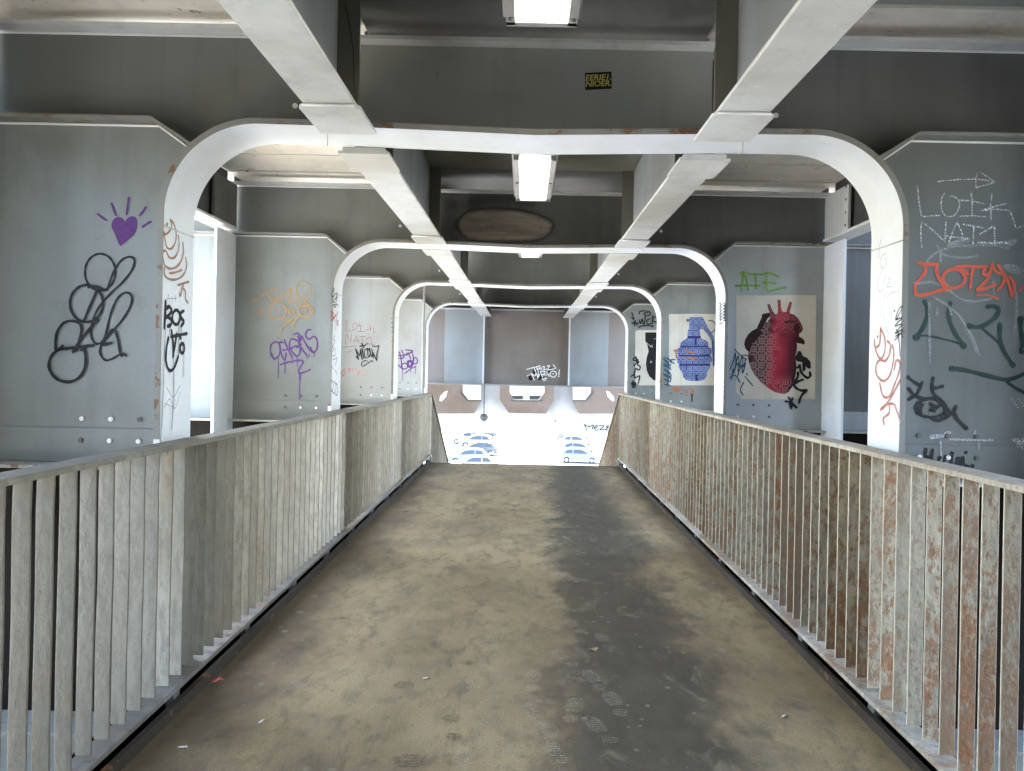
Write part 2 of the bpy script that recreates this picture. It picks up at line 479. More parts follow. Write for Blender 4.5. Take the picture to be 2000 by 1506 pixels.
# walkway slab, its gutters
FX0, FX1 = -1.448, 1.500
floor_me = MB()
floor_me.box(FX0, FX1, -3.0, 12.0, -0.22, 0.0)
walkway = struct('walkway', floor_me, M['floor'])
struct('gutter', MB().box(FX0 - 0.11, FX0 - 0.027, -3.0, 12.0, -0.24, -0.13).box(FX1 + 0.027, FX1 + 0.085, -3.0, 12.0, -0.24, -0.13), M['gap_black'])
for s, fx in ((-1, FX0), (1, FX1)):
    MB().box(fx + s * 0.0005, fx + s * 0.026, -3.0, 12.0, -0.20, 0.048).build('kerb_angle', M['kerb'], walkway)
MB().box(FX0, FX1, 11.97, 12.004, -0.2, 0.004).build('nosing', M['dark'], walkway)

# stairs going down beyond the crest
st = MB()
n = 66
for i in range(n):
    st.box(FX0, FX1, 12.004 + 0.30 * i, 12.004 + 0.30 * (i + 1) + 0.02, -0.15 * (i + 1) - 0.06, -0.15 * (i + 1))
struct('stairs', st, M['concrete'])

for s in (-1, 1):
    for q in range(6):
        ya, yb_ = (-5.7, 0.51) if q == 0 else (0.525 + 2.919 * (q - 1), 0.51 + 2.919 * q)
        tag(MB().box(s * 1.655, s * 6.5, ya, yb_, -0.47, -0.45).build('bounce_apron', M['bounce_ledge' if q < 2 or s > 0 else 'bounce_ledge_bright']), kind='structure')  # floor strips added outside the railings as light reflectors
    tag(MB().box(s * (1.565 if s < 0 else 1.596), s * (1.572 if s < 0 else 1.603), -3.0, 11.99, -0.25, 0.105).build('dark_gap_plate', M['gap_black']), kind='structure')  # black plate added so the slot below the rail stays dark

# ------------------------------------------------------------------ portal frames
SOFFS = [2.527, 2.50, 2.50, 2.50]
BEAMZ = 2.50
def opening(zbot=-0.1):
    """inner outline of the frame opening, left foot to right foot"""
    hin = HALF - TH
    p = [(CX - hin, zbot), (CX - hin, 1.166)]
    r = RAD - TH
    for k in range(0, 37):
        a = math.pi - math.pi / 2 * k / 36
        p.append((CX - hin + r + r * math.cos(a), SOFF - r + r * math.sin(a)))
    p.append((CX - BX, SOFF - 0.004))
    p.append((CX, SOFF - 0.025))
    p.append((CX + BX, SOFF - 0.004))
    for k in range(0, 37):
        a = math.pi / 2 - math.pi / 2 * k / 36
        p.append((CX + hin - r + r * math.cos(a), SOFF - r + r * math.sin(a)))
    p += [(CX + hin, 1.166), (CX + hin, zbot)]
    return p
def refine(path, step=0.12):
    out = [path[0]]
    for a, b in zip(path, path[1:]):
        d = math.hypot(b[0] - a[0], b[1] - a[1])
        n = max(1, int(d / step))
        for k in range(1, n + 1):
            out.append((a[0] + (b[0] - a[0]) * k / n, a[1] + (b[1] - a[1]) * k / n))
    return out
PT = 2.559                 # top of the leg panels
PB = 1.041                 # bottom of the leg panels
def arc_out(s, a):
    """a point of the outer outline of the bend, a degrees up from the leg"""
    return (CX + s * (HALF - RAD + RAD * math.cos(R(a))), SOFF + TH - RAD + RAD * math.sin(R(a)))

bolt_me = {}
for nm, r_ in (('bolt', M['bolt']), ('hole_bead_white', M['hole_bead_white'])):
    b = MB()
    ring = [(0.0105 * math.cos(2 * math.pi * k / 10), 0.0105 * math.sin(2 * math.pi * k / 10)) for k in range(10)]
    b.prism(ring, 'y', -0.007, 0.0)
    bolt_me[nm] = b.mesh('bolt', r_)
lit_hole_me = MB().prism([(0.012 * math.cos(2 * math.pi * k / 10), 0.012 * math.sin(2 * math.pi * k / 10)) for k in range(10)], 'y', -0.006, 0.0).mesh('rivet_hole', M['hole_bead_white'])  # white disc stands for daylight through a small hole
FR = []
flabels = ['nearest pale steel portal frame with purple heart and looping black graffiti',
           'second pale steel portal frame carrying the anatomical heart poster',
           'third steel portal frame carrying the blue grenade poster',
           'farthest steel portal frame carrying the black bomb poster']
for i, yw in enumerate(YW):
    SOFF = SOFFS[i]
    fr = empty('portal_frame', (CX, yw, 0), flabels[i], 'steel frame', 'portal frames along the covered footbridge')
    D = {'root': fr, 'yw': yw, 'front': yw - 0.006}
    yf, yb = yw - 0.15, yw + 0.15
    op = opening()
    body = [p for p in op if p[1] > 1.1659]
    arch = MB().strip(refine(body), TH, yf, yb).build('arch_flange', M['white'], fr)
    D['arch'] = arch
    MB().strip(refine(body), TH - 0.0008, yf - 0.005, yf - 0.0004).build('flange_edge', M['edgegrey'], fr)
    for s in (-1, 1):
        x = CX + s * (HALF - TH)
        MB().box(x, x + s * (TH + 0.002), yf, yb, 0.02, 1.1655).build('column_foot', M['foot'] if s > 0 else M['white'], fr)
        # weld seams across the inside of the column
    yfp, ybp = yw - 0.006, yw + 0.006
    for s in (-1, 1):
        outer = [arc_out(s, a) for a in range(0, 48, 5)]
        poly = [(CX + s * (HALF + 0.001), PB)] + [(p[0] + s * 0.001, p[1]) for p in outer] + [(CX + s * 1.685, PT), (s * XO, PT), (s * XO, PB)]
        pm = M['panel_lit'] if i >= 2 and s < 0 else M['panel' if s < 0 or i >= 2 else ('panel_shade' if i == 0 else 'panel_midlit')]  # lit and shaded copies of one panel paint, by side and depth
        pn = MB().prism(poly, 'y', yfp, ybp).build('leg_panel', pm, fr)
        D['panel', s] = pn
        # flange along the top and the chamfer
        c0 = arc_out(s, 45)
        path = [(s * XO, PT), (CX + s * 1.685, PT), (c0[0], c0[1])]
        if s > 0: path = path[::-1]
        MB().strip([(p[0], p[1]) for p in path], 0.015, yw - 0.083, yw + 0.075).build('panel_flange', M['edgegrey'], fr)
        wp = [(s * XO, PT - 0.006), (CX + s * 1.682, PT - 0.006), (c0[0] + s * .012, c0[1] - 0.004)]
        wb = MB().tube([(p[0], yfp - 0.002, p[1]) for p in wp], 0.006, 6)
        wb.build('weld_bead', M['hole_bead_white'], fr)
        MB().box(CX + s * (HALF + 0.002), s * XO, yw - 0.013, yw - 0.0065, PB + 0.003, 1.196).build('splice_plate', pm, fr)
        MB().box(CX + s * (HALF + 0.002), s * XO, yw - 0.12, yw + 0.115, PB - 0.015, PB - 0.0005).build('panel_foot_flange', M['edge'], fr)
        for r_, z in enumerate((1.237, 1.141)):
            for q in range(3):
                bx = CX + s * (1.743 + 0.129 * q)
                white = (r_ == 1 and ((s < 0 and q < 2) or (s > 0 and q < 2))) or (i == 0 and s < 0 and r_ == 0 and q > 0)
                link('bolt', bolt_me['hole_bead_white' if white else 'bolt'], fr, (bx, yw - (0.0065 if r_ == 0 else 0.0135), z))  # white discs paint the daylight that shows through bolt holes
        link('rivet_hole', lit_hole_me, fr, (CX + s * 1.085, yw + 0.0245, 2.665))
        # upper web beyond the beam, set back behind the panel
        arcp = [arc_out(s, a) for a in range(45, 91, 5)]
        up = [(p[0], p[1] + 0.001) for p in arcp] + [(CX + s * (BX + 0.004), SOFF + TH - 0.002), (CX + s * (BX + 0.004), 2.976), (s * XO, 2.976), (s * XO, PT + 0.017), (CX + s * 1.685, PT + 0.017)]
        MB().prism(up, 'y', yw + 0.025, yw + 0.036).build('upper_web', M['web' if s < 0 else 'soot_shade_web'], fr)  # the right web's darker copy has that side's shade painted in
        if s > 0:
            MB().box(CX + 2.458, XO, yw - 0.0105, yw - 0.0068, 1.197, PT - 0.004).build('shaded_outer_panel', M['soot_shade_web'], fr)  # dark overlay added to paint shade beyond the stiffener
        # outer stiffeners: tall plate standing out from the panel
        for nm, z0, z1, dep in (('stiffener', 0.70, PT - 0.002, 0.40), ('upper_stiffener', PT + 0.05, 2.969, 0.46)):
            MB().box(CX + s * 2.435, CX + s * 2.455, yw - dep, yw - 0.0066, z0, z1).build(nm, M['white'] if nm == 'stiffener' else M['beam' if s > 0 else 'soot_shade_web'], fr)  # colours carry the lighting: pale where lit, dark where shaded
            for q in range(4):
                if nm == 'upper_stiffener':
                    b = MB().tube([(CX + s * 2.435, yw - 0.42, z0 + 0.05 + q * 0.1), (CX + s * 2.430, yw - 0.42, z0 + 0.05 + q * 0.1)], 0.010, 6)
                    b.build('rivet_hole', M['bolt'], fr)
    cw = [(CX - BX + 0.004, SOFF + TH - 0.006), (CX, SOFF + TH - 0.031), (CX + BX - 0.004, SOFF + TH - 0.006), (CX + BX - 0.004, 2.947), (CX - BX + 0.004, 2.947)]
    D['web'] = MB().prism(cw, 'y', yw + 0.025, yw + 0.036).build('upper_web', M['lit_web' if i in (0, 2) else 'soot_shade_web'], fr)
    MB().box(CX - BX + 0.005, CX + BX - 0.005, yw - 0.042, yw + 0.10, 2.948, 2.965).build('head_flange', M['beam'], fr)
    for s in (-1, 1):
        MB().box(CX + s * (BX + 0.005), s * XO, yw - 0.058, yw + 0.10, 2.977, 2.994).build('head_flange', M['beam'], fr)
        MB().tube([(CX + s * (BX + 0.01), yw + 0.0235, 2.972), (s * XO, yw + 0.0235, 2.972)], 0.006, 6).build('weld_bead', M['hole_bead_white'], fr)
    # rusty upper edge of the cross flange, between the beams
    pe = [(CX - BX + 0.18, SOFF + TH + 0.0005 - 0.008), (CX, SOFF + TH - 0.029), (CX + BX - 0.18, SOFF + TH + 0.0005 - 0.008)]
    for s in (-1, 1):
        MB().box(CX + s * (HALF + 0.004), s * XO, yw + 0.09, yw + 0.10, -0.117, PB - 0.016).build('lower_leg_web', M['gap_black'], fr)  # shade of the gap below the panel is put into the colour
    # lower cross beam under the walkway
    MB().box(-XO, XO, yw - 0.117, yw + 0.117, -0.135, -0.118).build('lower_flange', M['edgegrey'], fr)
    MB().box(-XO, XO, yw - 0.006, yw + 0.006, -0.66, -0.136).build('lower_web', M['panel'], fr)
    # welded seams on the flange
    for (sx, yy) in ((-1, 0), (1, 0)):
        px = CX + sx * (BX + 0.142)
        MB().tube([(px - sx * 0.05, yf, SOFF - 0.001), (px + sx * 0.03, yb, SOFF - 0.001)], 0.004, 5).build('weld_seam', M['beam'], fr)
        xx = CX + sx * (HALF - TH - 0.001)
        MB().tube([(xx, yf, 2.083), (xx, yb, 2.083)], 0.004, 5).build('weld_seam', M['beam'], fr)
    FR.append(D)

# ------------------------------------------------------------------ longitudinal beams
def long_beam(x, label, s):
    root = empty('longitudinal_beam', (x, 0, 0), label, 'steel beam', 'longitudinal beams under the deck')
    segs = [(-5.5, YW[0] - 0.15)] + [(YW[i] + 0.15, YW[i + 1] - 0.15) for i in range(3)] + [(YW[3] + 0.15, YEND - 0.1)]
    for (a, b) in segs:
        MB().bevbox(x - 0.10, x + 0.10, a, b, BEAMZ + 0.004, BEAMZ + 0.022, 0.004).build('bottom_flange', M['beam'], root)
        MB().box(x - 0.007, x + 0.007, a, b, BEAMZ + 0.022, 3.062).build('beam_web', M['beamweb'], root)
        for e, d in ((a, 1), (b, -1)):
            if -6 < e < YEND - 0.5:
                w1, w2 = 0.101, 0.119
                y0, y1, y2 = e, e + d * 0.32, e + d * 0.345
                poly = [(x - w2, y0), (x + w2, y0), (x + w2, y1), (x + w1, y2), (x - w1, y2), (x - w2, y1)]
                MB().prism(poly, 'z', BEAMZ - 0.010, BEAMZ + 0.0035).build('splice_gusset', M['beam'], root)
                MB().tube([(x - w1, y2, BEAMZ - 0.004), (x + w1, y2, BEAMZ - 0.004)], 0.006, 5).build('weld_bead', M['hole_bead_white'], root)
        # stiffeners on both sides of the web near each frame
        for yy in (b - 0.25, a + 0.25):
            if yy < -1: continue
            for q in (-1, 1):
                MB().box(x + q * 0.008, x + q * 0.096, yy - 0.006, yy + 0.006, BEAMZ + 0.0235, 3.06).build('web_stiffener', M['olive'], root)
    return root
long_beam(CX - BX, 'long pale steel beam overhead on the left, crossing every frame', -1)
long_beam(CX + BX, 'long pale steel beam overhead on the right, crossing every frame', 1)
for s, lab in ((-1, 'outer edge beam high above the left panels'), (1, 'outer edge beam high above the right panels')):
    x = CX + s * 2.47
    root = empty('edge_beam', (x, 0, 0), lab, 'steel beam', 'outer edge beams under the deck')
    segs = [(-5.5, YW[0] - 0.09)] + [(YW[i] + 0.08, YW[i + 1] - 0.09) for i in range(3)] + [(YW[3] + 0.08, YEND - 0.1)]
    for a, b in segs:
        MB().bevbox(x - 0.083, x + 0.083, a, b, PT + 0.022, PT + 0.044, 0.004).build('bottom_flange', M['beam'], root)
        MB().box(x + s * 0.012, x + s * 0.026, a, b, PT + 0.046, 3.062).build('beam_web', M['dark'], root)

# ------------------------------------------------------------------ end wall
ew = empty('end_wall', (CX, YEND, 0), 'grey plated end wall hanging above the far opening', 'wall')
ZB, ZT = 1.19, 2.634
rx = 0.838
wallp = [(-2.17, -1.61, M['brownwall']), (-1.61, -rx, M['bluewall']), (-rx, rx, M['brownwall']), (rx, 1.61, M['bluewall']), (1.61, 2.17, M['brownwall'])]
for a, b, m in wallp:
    o = MB().box(CX + a + 0.0015, CX + b - 0.0015, YEND, YEND + 0.012, ZB, ZT).build('wall_panel', m, ew)
    if a == -rx: end_mid = o
for s in (-1, 1):
    MB().box(CX + s * rx - 0.012, CX + s * rx + 0.012, YEND - 0.12, YEND - 0.0005, ZB + 0.001, ZT - 0.001).build('rib', M['white'], ew)
    MB().box(CX + s * 2.17, s * XO, YEND, YEND + 0.012, ZB, ZT).build('wall_panel', M['panel'], ew)
MB().box(-XO, XO, YEND - 0.10, YEND + 0.10, ZB - 0.03, ZB - 0.001).build('bottom_flange', M['foot'], ew)
MB().box(-XO, XO, YEND - 0.10, YEND + 0.10, ZT + 0.001, ZT + 0.025).build('top_flange', M['beam'], ew)
MB().box(-XO, XO, YEND + 0.02, YEND + 0.03, ZT + 0.026, 3.06).build('upper_web', M['dark'], ew)

# ------------------------------------------------------------------ railings
PITCH = 0.1145
RAILS = []
def rail_top(s, y):
    return (1.163 - 0.0078 * y) if s < 0 else (1.172 - 0.0040 * y)
def railing(s, label, sm, rm):
    root = empty('railing', (s * 1.48, 5, 0), label, 'railing', 'railings beside the walkway')
    RAILS.append((root, s))
    x0, x1 = s * 1.452, s * 1.507
    y = 0.9
    k = 0
    me = {}
    while y < 11.96:
        zt = rail_top(s, y)
        jx = random.uniform(-0.0015, 0.0015)
        key = k % 6
        if key not in me:
            # a flat bar on edge, its long edges a touch rounded
            c = 0.0018
            h = 0.0040
            prof = [(x0 + s * 0, -h + c), (x0 + s * c, -h), (x1 - s * c, -h), (x1, -h + c), (x1, h - c), (x1 - s * c, h), (x0 + s * c, h), (x0, h - c)]
            m_ = MB()
            bow = [0, random.uniform(-0.003, 0.003), random.uniform(-0.004, 0.004), random.uniform(-0.003, 0.003), 0]
            zs = [0.135, 0.40, 0.64, 0.90, 1.0]
            v = []
            for z_, bw in zip(zs, bow):
                v += [(p[0] + bw * 0.5, p[1] + bw * 0.5, z_) for p in prof]
            f = []
            for a in range(4):
                for q in range(8):
                    f.append((a * 8 + q, a * 8 + (q + 1) % 8, a * 8 + 8 + (q + 1) % 8, a * 8 + 8 + q))
            m_.add(v, f)
            me[key] = m_.mesh('slat', sm)
        o = link('slat', me[key], root, (jx, y, 0))
        o.scale = (1, 1, (zt - 0.002) / 1.0)
        o.location.z = 0
        o.rotation_euler = (0, 0, random.uniform(-0.03, 0.03))
        # rotation about the bar's own place
        o.location += Vector((s * 1.482, 0, 0)) - Matrix.Rotation(o.rotation_euler.z, 3, 'Z') @ Vector((s * 1.482, 0, 0))
        y += PITCH
        k += 1
    for (a, b) in ((0.5, 4.2), (4.204, 8.2), (8.204, 12.0)):
        m_ = MB()
        v, f = [], []
        nseg = 8
        for q in range(nseg + 1):
            yy = a + (b - a) * q / nseg
            z = rail_top(s, yy)
            for (xx, zz) in ((s * 1.425, z), (s * 1.425, z + 0.016), (s * 1.430, z + 0.02), (s * 1.530, z + 0.02), (s * 1.535, z + 0.016), (s * 1.535, z)):
                v.append((xx, yy, zz))
        for q in range(nseg):
            for r_ in range(6):
                f.append((q * 6 + r_, q * 6 + (r_ + 1) % 6, q * 6 + 6 + (r_ + 1) % 6, q * 6 + 6 + r_))
        f += [tuple(range(5, -1, -1)), tuple(nseg * 6 + r_ for r_ in range(6))]
        m_.add(v, f)
        m_.build('top_rail', rm, root)
    MB().bevbox(s * 1.435, s * 1.525, 0.5, 12.0, 0.112, 0.133, 0.003).build('bottom_rail', M['low_rail_grey'] if s < 0 else rm, root)
    yy = 0.75
    bme = None
    while yy < 12:
        if bme is None:
            bme = MB().box(s * 1.482, s * 1.515, -0.03, 0.03, -0.128, 0.111).box(s * 1.485, s * 1.53, -0.045, 0.045, -0.129, -0.118).mesh('bracket', M['bracket'])
        link('bracket', bme, root, (0, yy, 0))
        yy += 0.86
    # curled end of the bottom bar at the crest
    MB().tube([(s * 1.44, 11.8, 0.13), (s * 1.44, 11.93, 0.135), (s * 1.44, 12.02, 0.09), (s * 1.44, 12.06, 0.0)], 0.014, 6).build('end_loop', M['galv'], root)
    return root
railing(-1, 'grey flat-bar railing along the left side of the walkway', M['slat_grey'], M['rail_grey'])
railing(1, 'rust-stained flat-bar railing along the right side of the walkway', M['slat_rust'], M['rail_rust'])
def stair_rail(s, label, sm, rm):
    root = empty('stair_railing', (s * 1.48, 14, -1), label, 'railing', 'railings down the far stairs')
    RAILS.append((root, s))
    y = 12.08
    me = None
    while y < 20:
        zt = rail_top(s, 12.0) - 0.5 * (y - 12.0)
        if me is None:
            me = MB().box(s * 1.452, s * 1.512, -0.004, 0.004, -1.1, -0.003).mesh('slat', sm)
        link('slat', me, root, (0, y, zt))
        y += PITCH
    for (za, zb) in ((0.0, 0.02), (-1.13, -1.1)):
        v = []
        for yy in (12.004, 20.0):
            z = rail_top(s, 12.0) - 0.5 * (yy - 12.0)
            v += [(s * 1.43, yy, z + za), (s * 1.53, yy, z + za), (s * 1.53, yy, z + zb), (s * 1.43, yy, z + zb)]
        MB().add(v, [(0, 1, 5, 4), (1, 2, 6, 5), (2, 3, 7, 6), (3, 0, 4, 7), (0, 3, 2, 1), (4, 5, 6, 7)]).build('hand_rail' if za == 0 else 'bottom_rail', rm, root)
stair_rail(-1, 'sloping slatted railing down the left side of the far stairs', M['slat_grey'], M['rail_grey'])
stair_rail(1, 'sloping slatted railing down the right side of the far stairs', M['slat_rust'], M['rail_rust'])

for r_, s_ in RAILS:
    if s_ > 0: r_.location.x += 0.048

# ------------------------------------------------------------------ ceiling lamps
llab = ['nearest lit ceiling lamp, cut by the top of the picture', 'lit ceiling lamp hanging behind the nearest frame', 'lit ceiling lamp just below the second frame', 'lit ceiling lamp hidden behind the third frame']
for i in range(3):
    ye = 2.752 + 2.877 * i
    x = CX + 0.01
    zb = 2.743
    root = empty('ceiling_lamp', (x, ye - 0.7, zb), llab[i], 'ceiling lamp', 'ceiling lamps along the middle of the deck')
    L = 1.13
    MB().bevbox(x - 0.138, x + 0.138, ye - L, ye, zb + 0.012, zb + 0.10, 0.006).build('housing', M['galv'], root)
    MB().bevbox(x - 0.088, x + 0.088, ye - L + 0.05, ye - 0.03, zb - 0.012, zb + 0.0115, 0.005).build('diffuser', M['lamp'], root)
    for q in (-1, 1):
        MB().box(x + q * 0.094, x + q * 0.126, ye - L + 0.02, ye - 0.005, zb - 0.016, zb + 0.0115).build('trim', M['galv'], root)
        MB().box(x + q * 0.05 - 0.012, x + q * 0.05 + 0.012, ye - L / 2 - 0.02, ye - L / 2 + 0.02, zb + 0.1005, 3.062).build('hanger', M['dark'], root)
        for c in range(2):
            MB().tube([(x + q * 0.11, ye - 0.06 - 0.5 * c, zb - 0.022), (x + q * 0.11, ye - 0.06 - 0.5 * c, zb - 0.0165)], 0.009, 6).build('screw', M['bolt'], root)
    MB().box(x - 0.126, x + 0.126, ye - 0.028, ye + 0.004, zb - 0.016, zb + 0.0113).build('end_cap', M['galv'], root)

# conduit with a junction box across the second bay
cd = empty('conduit', (0.2, YW[1] - 0.21, 2.976), 'dark horizontal pipe with junction box above the scorched web', 'pipe')
MB().tube([onY(845, 335, YW[1] - 0.21), onY(1228, 336, YW[1] - 0.21)], 0.022, 8).build('pipe', M['dark'], cd)
c_ = onY(1242, 328, YW[1] - 0.21)
MB().bevbox(c_.x - 0.045, c_.x + 0.045, c_.y - 0.035, c_.y + 0.035, c_.z - 0.067, c_.z + 0.067, 0.006).build('junction_box', M['dark'], cd)
MB().tube([c_ + Vector((0, -0.041, -0.04)), c_ + Vector((0, -0.035, -0.04))], 0.02, 10).build('cover_screw', M['galv'], cd)
# loose cables
pts = [onY(p, q, 3.0) for p, q in ((674, 5), (682, 40), (690, 95), (692, 150), (696, 185), (691, 207))]
tag(MB().tube(pts, 0.0035, 6).build('cable', M['dark']), 'loose dark cable hanging beside the left overhead beam', 'cable')
pts = [onY(p, q, YW[1] - 0.08) for p, q in ((842, 372), (846, 400), (845, 430), (850, 452), (846, 470))]
tag(MB().tube(pts, 0.006, 6).build('cable', M['galv']), 'loose grey cable hanging at the left edge of the scorched web', 'cable')
# thin pipe beside the far left column
tag(MB().tube([(-1.50, 11.30, 2.9), (-1.50, 11.30, 2.0), (-1.495, 11.30, 1.08)], 0.018, 8).build('drain_pipe', M['galv']), 'thin grey pipe hanging before the farthest left column', 'pipe')
# ------------------------------------------------------------------ paint on the steel: marker, spray and chalk
def paint_mat(name, col, soft=0.0, dens=1.0, grain=0.0):
    """soft: how far the edge of a stroke fades; dens: cover; grain: chalky breaks"""
    t = NT(name)
    a = t.n.new('ShaderNodeAttribute'); a.attribute_name = 'edge'
    e = a.outputs['Fac']
    f = t.ramp(e, 1.0 - soft, 1.0, 1.0, 0.0) if soft > 0 else t.ramp(e, 2, 3, 1.0, 0.0)
    n = t.noise(38, detail=4)
    f = t.mth('MULTIPLY', f, t.ramp(n, 0.2, 0.5, dens * 0.82, dens))
    if grain:
        g = t.noise(170, detail=3, off=(3, 3, 3))
        f = t.mth('MULTIPLY', f, t.ramp(g, 0.5 - 0.25 * grain + 0.1, 0.66, 0.25, 1.0))
    tr = t.n.new('ShaderNodeBsdfTransparent')
    mx = t.n.new('ShaderNodeMixShader')
    t.link(f, mx.inputs[0]); t.link(tr.outputs[0], mx.inputs[1]); t.link(t.b.outputs[0], mx.inputs[2])
    t.link(mx.outputs[0], t.out.inputs[0])
    return t.done(col, 0.55, 0.3)
INK = {
    'black': paint_mat('black_marker', (0.006, 0.006, 0.007)),
    'blackspray': paint_mat('black_spray', (0.006, 0.006, 0.007), 0.4, 1.0),
    'purple': paint_mat('purple_marker', (0.105, 0.028, 0.155), 0.0, 0.95),
    'violet': paint_mat('violet_marker', (0.115, 0.035, 0.185), 0.0, 0.9),
    'brown': paint_mat('brown_spray', (0.38, 0.20, 0.12), 0.35, 0.85),
    'salmon': paint_mat('salmon_spray', (0.40, 0.15, 0.10), 0.25, 0.8),
    'tan': paint_mat('tan_spray', (0.40, 0.235, 0.085), 0.2, 1.0),
    'chalk': paint_mat('white_chalk', (0.72, 0.72, 0.70), 0.15, 1.0, 0.45),
    'faintchalk': paint_mat('faded_chalk', (0.58, 0.59, 0.58), 0.6, 0.6, 0.2),
    'whitepaint': paint_mat('white_marker', (0.85, 0.85, 0.84)),
    'red': paint_mat('orange_red_spray', (0.55, 0.085, 0.03), 0.35, 0.92),
    'darkred': paint_mat('dark_red_marker', (0.33, 0.02, 0.03), 0.0, 0.9),
    'green': paint_mat('dark_green_spray', (0.003, 0.030, 0.021), 0.45, 1.0),
    'lime': paint_mat('lime_crayon', (0.28, 0.60, 0.02), 0.2, 0.95, 0.25),
    'teal': paint_mat('teal_marker', (0.02, 0.075, 0.125), 0.0, 0.9),
    'pink': paint_mat('faded_pink_spray', (0.72, 0.34, 0.31), 0.7, 0.5),
    'pinkline': paint_mat('thin_red_pencil', (0.42, 0.16, 0.15), 0.2, 0.7),
    'greyblue': paint_mat('faded_blue_marker', (0.34, 0.38, 0.50), 0.2, 0.5),
    'faint': paint_mat('ghost_marker', (0.58, 0.60, 0.67), 0.4, 0.38),
    'orange': paint_mat('orange_marker', (0.45, 0.17, 0.06), 0.2, 0.8),
    'greymark': paint_mat('grey_marker', (0.16, 0.165, 0.17), 0.2, 0.7),
    'drip': paint_mat('thin_black_drip', (0.02, 0.02, 0.025), 0.0, 0.8),
}
def spline(pts, n=6):
    if len(pts) < 3: return [Vector(p) for p in pts]
    P_ = [Vector(p) for p in pts]
    P_ = [P_[0] * 2 - P_[1]] + P_ + [P_[-1] * 2 - P_[-2]]
    out = []
    for i in range(1, len(P_) - 2):
        for k in range(n):
            t = k / n
            a, b, c, d = P_[i - 1], P_[i], P_[i + 1], P_[i + 2]
            out.append(0.5 * ((2 * b) + (c - a) * t + (2 * a - 5 * b + 4 * c - d) * t * t + (3 * b - a - 3 * c + d) * t ** 3))
    out.append(P_[-2])
    return out
class Paint:
    """strokes on one flat face; plane = ('y', depth) or ('x', side)"""
    def __init__(s, org, sc, plane, lift=0.0012):
        s.o, s.s, s.pl, s.lift = org, sc, plane, lift
        s.mb = MB(); s.k = 0
        s.sgn = -1 if plane[0] == 'y' else (1 if plane[1] < 0 else -1)
    def p3(s, q):
        px, py = s.o[0] + q[0] / s.s, s.o[1] + q[1] / s.s
        p = onY(px, py, s.pl[1]) if s.pl[0] == 'y' else onX(px, py, s.pl[1])
        return p
    def uv(s, p): return Vector((p.x, p.z)) if s.pl[0] == 'y' else Vector((p.y, p.z))
    def back(s, u, d):
        return (u.x, s.pl[1] + s.sgn * d, u.y) if s.pl[0] == 'y' else (s.pl[1] + s.sgn * d, u.x, u.y)
    def stroke(s, w, pts, smooth=True, wob=0.12):
        q = spline(pts) if smooth and len(pts) > 2 else [Vector(p) for p in pts]
        if not smooth or len(pts) == 2:
            r = []
            for a, b in zip(q, q[1:]):
                m = 4
                r += [a.lerp(b, k / m) for k in range(m)]
            q = r + [q[-1]]
        p3 = [s.p3(a) for a in q]
        C = [s.uv(p) for p in p3]
        W = [w / FPX * p.y * 0.5 for p in p3]
        ph = random.random() * 6
        v, att, f = [], [], []
        n = len(C)
        def row(c, nv, ww, d):
            for t_, e in ((-1, 1), (-0.5, 0.5), (0, 0), (0.5, 0.5), (1, 1)):
                v.append(s.back(c + nv * (ww * t_), d)); att.append(float(e))
        ds = s.lift + 0.00004 * s.k
        for i in range(n):
            t = C[min(i + 1, n - 1)] - C[max(i - 1, 0)]
            if t.length < 1e-9: t = Vector((1, 0))
            t.normalize()
            nv = Vector((-t.y, t.x))
            ww = W[i] * (1 + wob * math.sin(ph + i * 0.7))
            d = ds + 0.000006 * i
            if i == 0:
                row(C[0] - t * ww * 0.9, nv, ww * 0.45, d)
            row(C[i], nv, ww, d)
            if i == n - 1:
                row(C[i] + t * ww * 0.9, nv, ww * 0.45, d)
        m = len(v) // 5
        for i in range(m - 1):
            for k in range(4):
                f.append((i * 5 + k, i * 5 + k + 1, i * 5 + 6 + k, i * 5 + 5 + k))
        for i in (0, m - 1):
            for k in range(5): att[i * 5 + k] = max(att[i * 5 + k], 0.9)
        s.mb.add(v, f, False, att)
        s.k += 2 + int(n * 0.15)
        return s
    def lines(s, w, *strokes):
        for st_ in strokes: s.stroke(w, st_)
        return s
    def sharp(s, w, *strokes):
        for st_ in strokes: s.stroke(w, st_, False)
        return s
    def ring(s, w, c, rx_, ry_, a0=0, a1=360, n=14, tilt=0):
        pts = []
        for k in range(n + 1):
            a = R(a0 + (a1 - a0) * k / n)
            x, y_ = rx_ * math.cos(a), ry_ * math.sin(a)
            ct, st_ = math.cos(R(tilt)), math.sin(R(tilt))
            pts.append((c[0] + x * ct - y_ * st_, c[1] + x * st_ + y_ * ct))
        return s.stroke(w, pts)
    def fill(s, pts, smooth=False, n=4):
        q = spline(list(pts) + [pts[0]], n)[:-1] if smooth else [Vector(p) for p in pts]
        U = [s.uv(s.p3(a)) for a in q]
        d = s.lift + 0.00004 * s.k
        tr = tessellate_polygon([[Vector((u.x, u.y, 0)) for u in U]])
        s.mb.add([s.back(u, d) for u in U], [tuple(t) for t in tr], False, [0.0001] * len(U))
        s.k += 2
        return s
    def drips(s, w, *seg):
        for (x, y0, y1) in seg: s.stroke(w, [(x, y0), (x + random.uniform(-1, 1), (y0 + y1) / 2), (x + random.uniform(-2, 2), y1)])
        return s
    def done(s, name, ink, parent, label):
        if not any(s.mb.att): s.mb.att[0] = 0.0001
        return s.mb.build(name, INK[ink], parent, label, fix=False)

